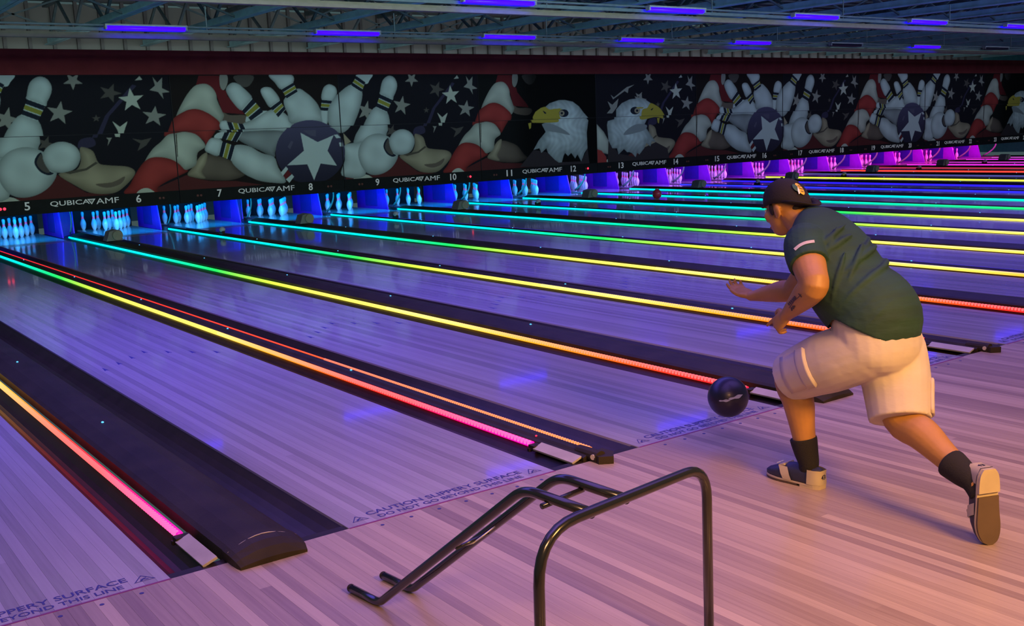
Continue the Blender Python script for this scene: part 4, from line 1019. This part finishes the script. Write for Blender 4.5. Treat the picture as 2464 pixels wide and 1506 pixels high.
# cargo pockets with flaps, hems
def pad(nm, host, c, ux, uy, w_, h_, th, m, viewdir, nseg=6):
    bm = bmesh.new(); top = []; bot = []
    for i in range(nseg + 1):
        rt, rb = [], []
        for j in range(nseg + 1):
            p = c + ux * (w_ * (i / nseg - .5)) + uy * (h_ * (j / nseg - .5)); h, n_ = surf(host, p - viewdir * .3, p + viewdir * .3)
            if h is None: h, n_ = p, -viewdir
            rt.append(bm.verts.new(h + n_ * th)); rb.append(bm.verts.new(h - n_ * .004))
        top.append(rt); bot.append(rb)
    for i in range(nseg):
        for j in range(nseg):
            bm.faces.new((top[i][j], top[i + 1][j], top[i + 1][j + 1], top[i][j + 1])); bm.faces.new((bot[i][j], bot[i][j + 1], bot[i + 1][j + 1], bot[i + 1][j]))
    rim = [(0, j) for j in range(nseg)] + [(i, nseg) for i in range(nseg)] + [(nseg, nseg - j) for j in range(nseg)] + [(nseg - i, 0) for i in range(nseg)]
    for a, b in zip(rim, rim[1:] + rim[:1]): bm.faces.new((top[a[0]][a[1]], top[b[0]][b[1]], bot[b[0]][b[1]], bot[a[0]][a[1]]))
    return bm_obj(nm, bm, m, host, smooth=True)
bpy.context.view_layer.update()
tx = (Lkn - Lhip).normalized(); VS = V(1, .25, -.05).normalized(); ty = tx.cross(VS).normalized()
pc = rel(Lhip.lerp(Lkn, .66) + V(-.12, 0, 0))
pad('cargo_pocket', shorts, pc, tx, ty, .17, .16, .008, M['shorts'], VS)
pad('pocket_flap', shorts, pc - tx * .055 , tx, ty, .055, .165, .014, M['shorts'], VS)
VR = V(.55, .75, -.1).normalized()
pcr = rel(Rhip.lerp(Rkn, .72)) + V(.10, -.10, 0); tr = (Rkn - Rhip).normalized()
pad('cargo_pocket', shorts, pcr, tr, tr.cross(V(-.55, .75, 0)).normalized(), .15, .13, .012, M['shorts'], V(-.55, .75, -.1).normalized())

# ---- tattoo on the near forearm
fa = (Lwr - Lel).normalized(); fs = fa.cross(VD).normalized()
base0 = rel(Lel.lerp(Lwr, .40)); 
def glyph(pts, wd): ribbon('tattoo', body, [base0 + fa * a + fs * b for a, b in pts], wd, M['tattoo'], VD)
glyph([(0, -.012), (.030, -.012)], .0016); glyph([(.008, -.022), (.010, -.002)], .0018)
glyph([(.03, -.012), (.06, -.014), (.09, -.013), (.125, -.010)], .0014)
for q, a in enumerate((.040, .052, .064, .078, .092, .106)):
    glyph([(a, -.028), (a + .003, -.016)], .0022)
glyph([(.088, .004), (.098, -.004), (.108, .006)], .0035); glyph([(.112, -.006), (.124, .006)], .003)

# ---- socks
def sock2(pts, rr): 
    bm = bmesh.new(); limb(bm, [rel(p) for p in pts], rr, 20); return bm_obj('sock', bm, M['sock'], PE, smooth=True)
dl = Lan - Lkn; sock2([Lkn + dl * .70, Lkn + dl * .73, Lkn + dl * .86, Lan, Lan + V(.0, .015, -.045)], [.0600, .0615, .055, .046, .040])
dr_ = Ran - Rkn; sock2([Rkn + dr_ * .70, Rkn + dr_ * .73, Rkn + dr_ * .86, Ran, Ran + V(-.01, -.035, -.045)], [.0600, .0620, .055, .046, .038])

# ---- bowling shoes, built flat pointing +y with the heel at the origin, then placed
def shoe(mw, near):
    S = tag(bpy.data.objects.new('shoe', None)); link(S, PE); S.empty_display_size = .05
    Y = [-.005, .02, .07, .12, .17, .215, .255, .285, .298]; HW = [.024, .038, .043, .043, .046, .049, .044, .030, .011]; CX = [0, 0, -.001, -.003, -.004, -.003, 0, .003, .004]
    Z = [.088, .098, .096, .098, .092, .074, .058, .045, .031]
    bm = bmesh.new(); rings = []
    for y, h, cx, z in zip(Y, HW, CX, Z):
        prof = [(-1, .020), (-1.02, .036), (-.92, .62 * z + .01), (-.55, z * .94), (0, z), (.55, z * .94), (.92, .62 * z + .01), (1.02, .036), (1, .020)]
        rings.append([bm.verts.new((cx + h * a, y, zz)) for a, zz in prof])
    for A, B in zip(rings, rings[1:]):
        for q in range(len(A) - 1): bm.faces.new((A[q], A[q + 1], B[q + 1], B[q]))
        bm.faces.new((A[-1], A[0], B[0], B[-1]))
    bm.faces.new(rings[0]); bm.faces.new(rings[-1][::-1])
    bmesh.ops.subdivide_edges(bm, edges=bm.edges[:], cuts=1, use_grid_fill=True, smooth=.3)
    up = bm_obj('upper', bm, M['shoe_n'], S, smooth=True)
    def outline(g, y0, y1):
        pts = []
        ys = [(-.008, .020)] + [(y, h) for y, h in zip(Y, HW)] + [(.302, .004)]
        sp = smooth_path([(CXx, y, h) for (y, h), CXx in zip(ys, [0] + CX + [.004])], 3)
        sp = [s for s in sp if y0 <= s[1] <= y1]
        return [(s[0] - s[2] - g, s[1]) for s in sp] + [(s[0] + s[2] + g, s[1]) for s in reversed(sp)]
    bm = bmesh.new(); add_prism(bm, outline(.003, -.1, .4), .012, .020, 'z'); bm_obj('welt', bm, M['sole_l'], S)
    bm = bmesh.new(); add_prism(bm, outline(.001, .098, .4), .003, .012, 'z'); bm_obj('sole', bm, M['sole'], S)
    bm = bmesh.new(); add_prism(bm, outline(.002, -.1, .100), 0, .012, 'z'); bm_obj('heel', bm, M['sole_l'], S)
    # cream heel counter
    bm = bmesh.new(); rr = []
    for z, g in ((.021, .004), (.045, .003), (.06, .002), (.078, .003), (.088, .004)):
        rr.append([bm.verts.new((CXx + (h + g) * sd * (1 - .12 * max(0, z - .05) / .05), y - (g if i == 0 else 0), z)) for sd, seqq in ((-1, [(3, .050), (2, .036), (1, .018), (0, -.006)]), (1, [(0, -.006), (1, .018), (2, .036), (3, .050)])) for i, y in [(k_, yy) for k_, yy in seqq] for h, CXx in [({0: .022, 1: .038, 2: .042, 3: .043}[i], 0)]])
    for A, B in zip(rr, rr[1:]):
        for q in range(len(A) - 1): bm.faces.new((A[q], A[q + 1], B[q + 1], B[q]))
    hc = bm_obj('heel_counter', bm, M['shoe_w'], S, smooth=True)
    me = fit(text_mesh('43', .03, .0004, .0004), .030, .022); me.materials.append(M['shoe_n']); vert(me); o = put('size_number', me, hc, (0, -.0098, .055))
    # cream saddle straps on both sides
    for sd in (-1, 1):
        bm = bmesh.new(); g = []
        for t in range(6):
            z = .021 + .058 * t / 5; yb = .150 + .030 * t / 5; h = .0475 * (1 - .25 * max(0, z - .045) / .04)
            g.append([bm.verts.new((-.004 + sd * (h + .003), yb - .024, z)), bm.verts.new((-.004 + sd * (h + .0045), yb + .024, z))])
        for A, B in zip(g, g[1:]): bm.faces.new((A[0], A[1], B[1], B[0]))
        bm_obj('saddle', bm, M['shoe_w'], S, smooth=True)
    bm = bmesh.new(); add_box(bm, (-.004, .19, .080), (.076, .034, .012), Matrix.Rotation(R(-22), 3, 'X'), bevel=.004); st = bm_obj('strap', bm, M['shoe_w'], S, smooth=False)
    bm = bmesh.new(); add_box(bm, (-.004, .225, .079), (.03, .022, .006), Matrix.Rotation(R(-28), 3, 'X'), bevel=.003); bm_obj('tongue', bm, M['white'], S)
    return S
s1 = shoe(M, True); s1.location = rel(V(.168, -1.035, 0)); s1.rotation_euler = (0, 0, R(3))
s2 = shoe(M, False)
hl, to = V(.105, -1.862, .262), V(.108, -1.872, .004)                # up on the toe, sole to the back
yd = (to - hl).normalized(); zd = V(.42, .90, 0); zd = (zd - yd * zd.dot(yd)).normalized(); xd = yd.cross(zd)
m4 = Matrix(((xd.x, yd.x, zd.x, 0), (xd.y, yd.y, zd.y, 0), (xd.z, yd.z, zd.z, 0), (0, 0, 0, 1)))
s2.rotation_euler = m4.to_euler(); s2.location = rel(V(.105, -1.868, .300))
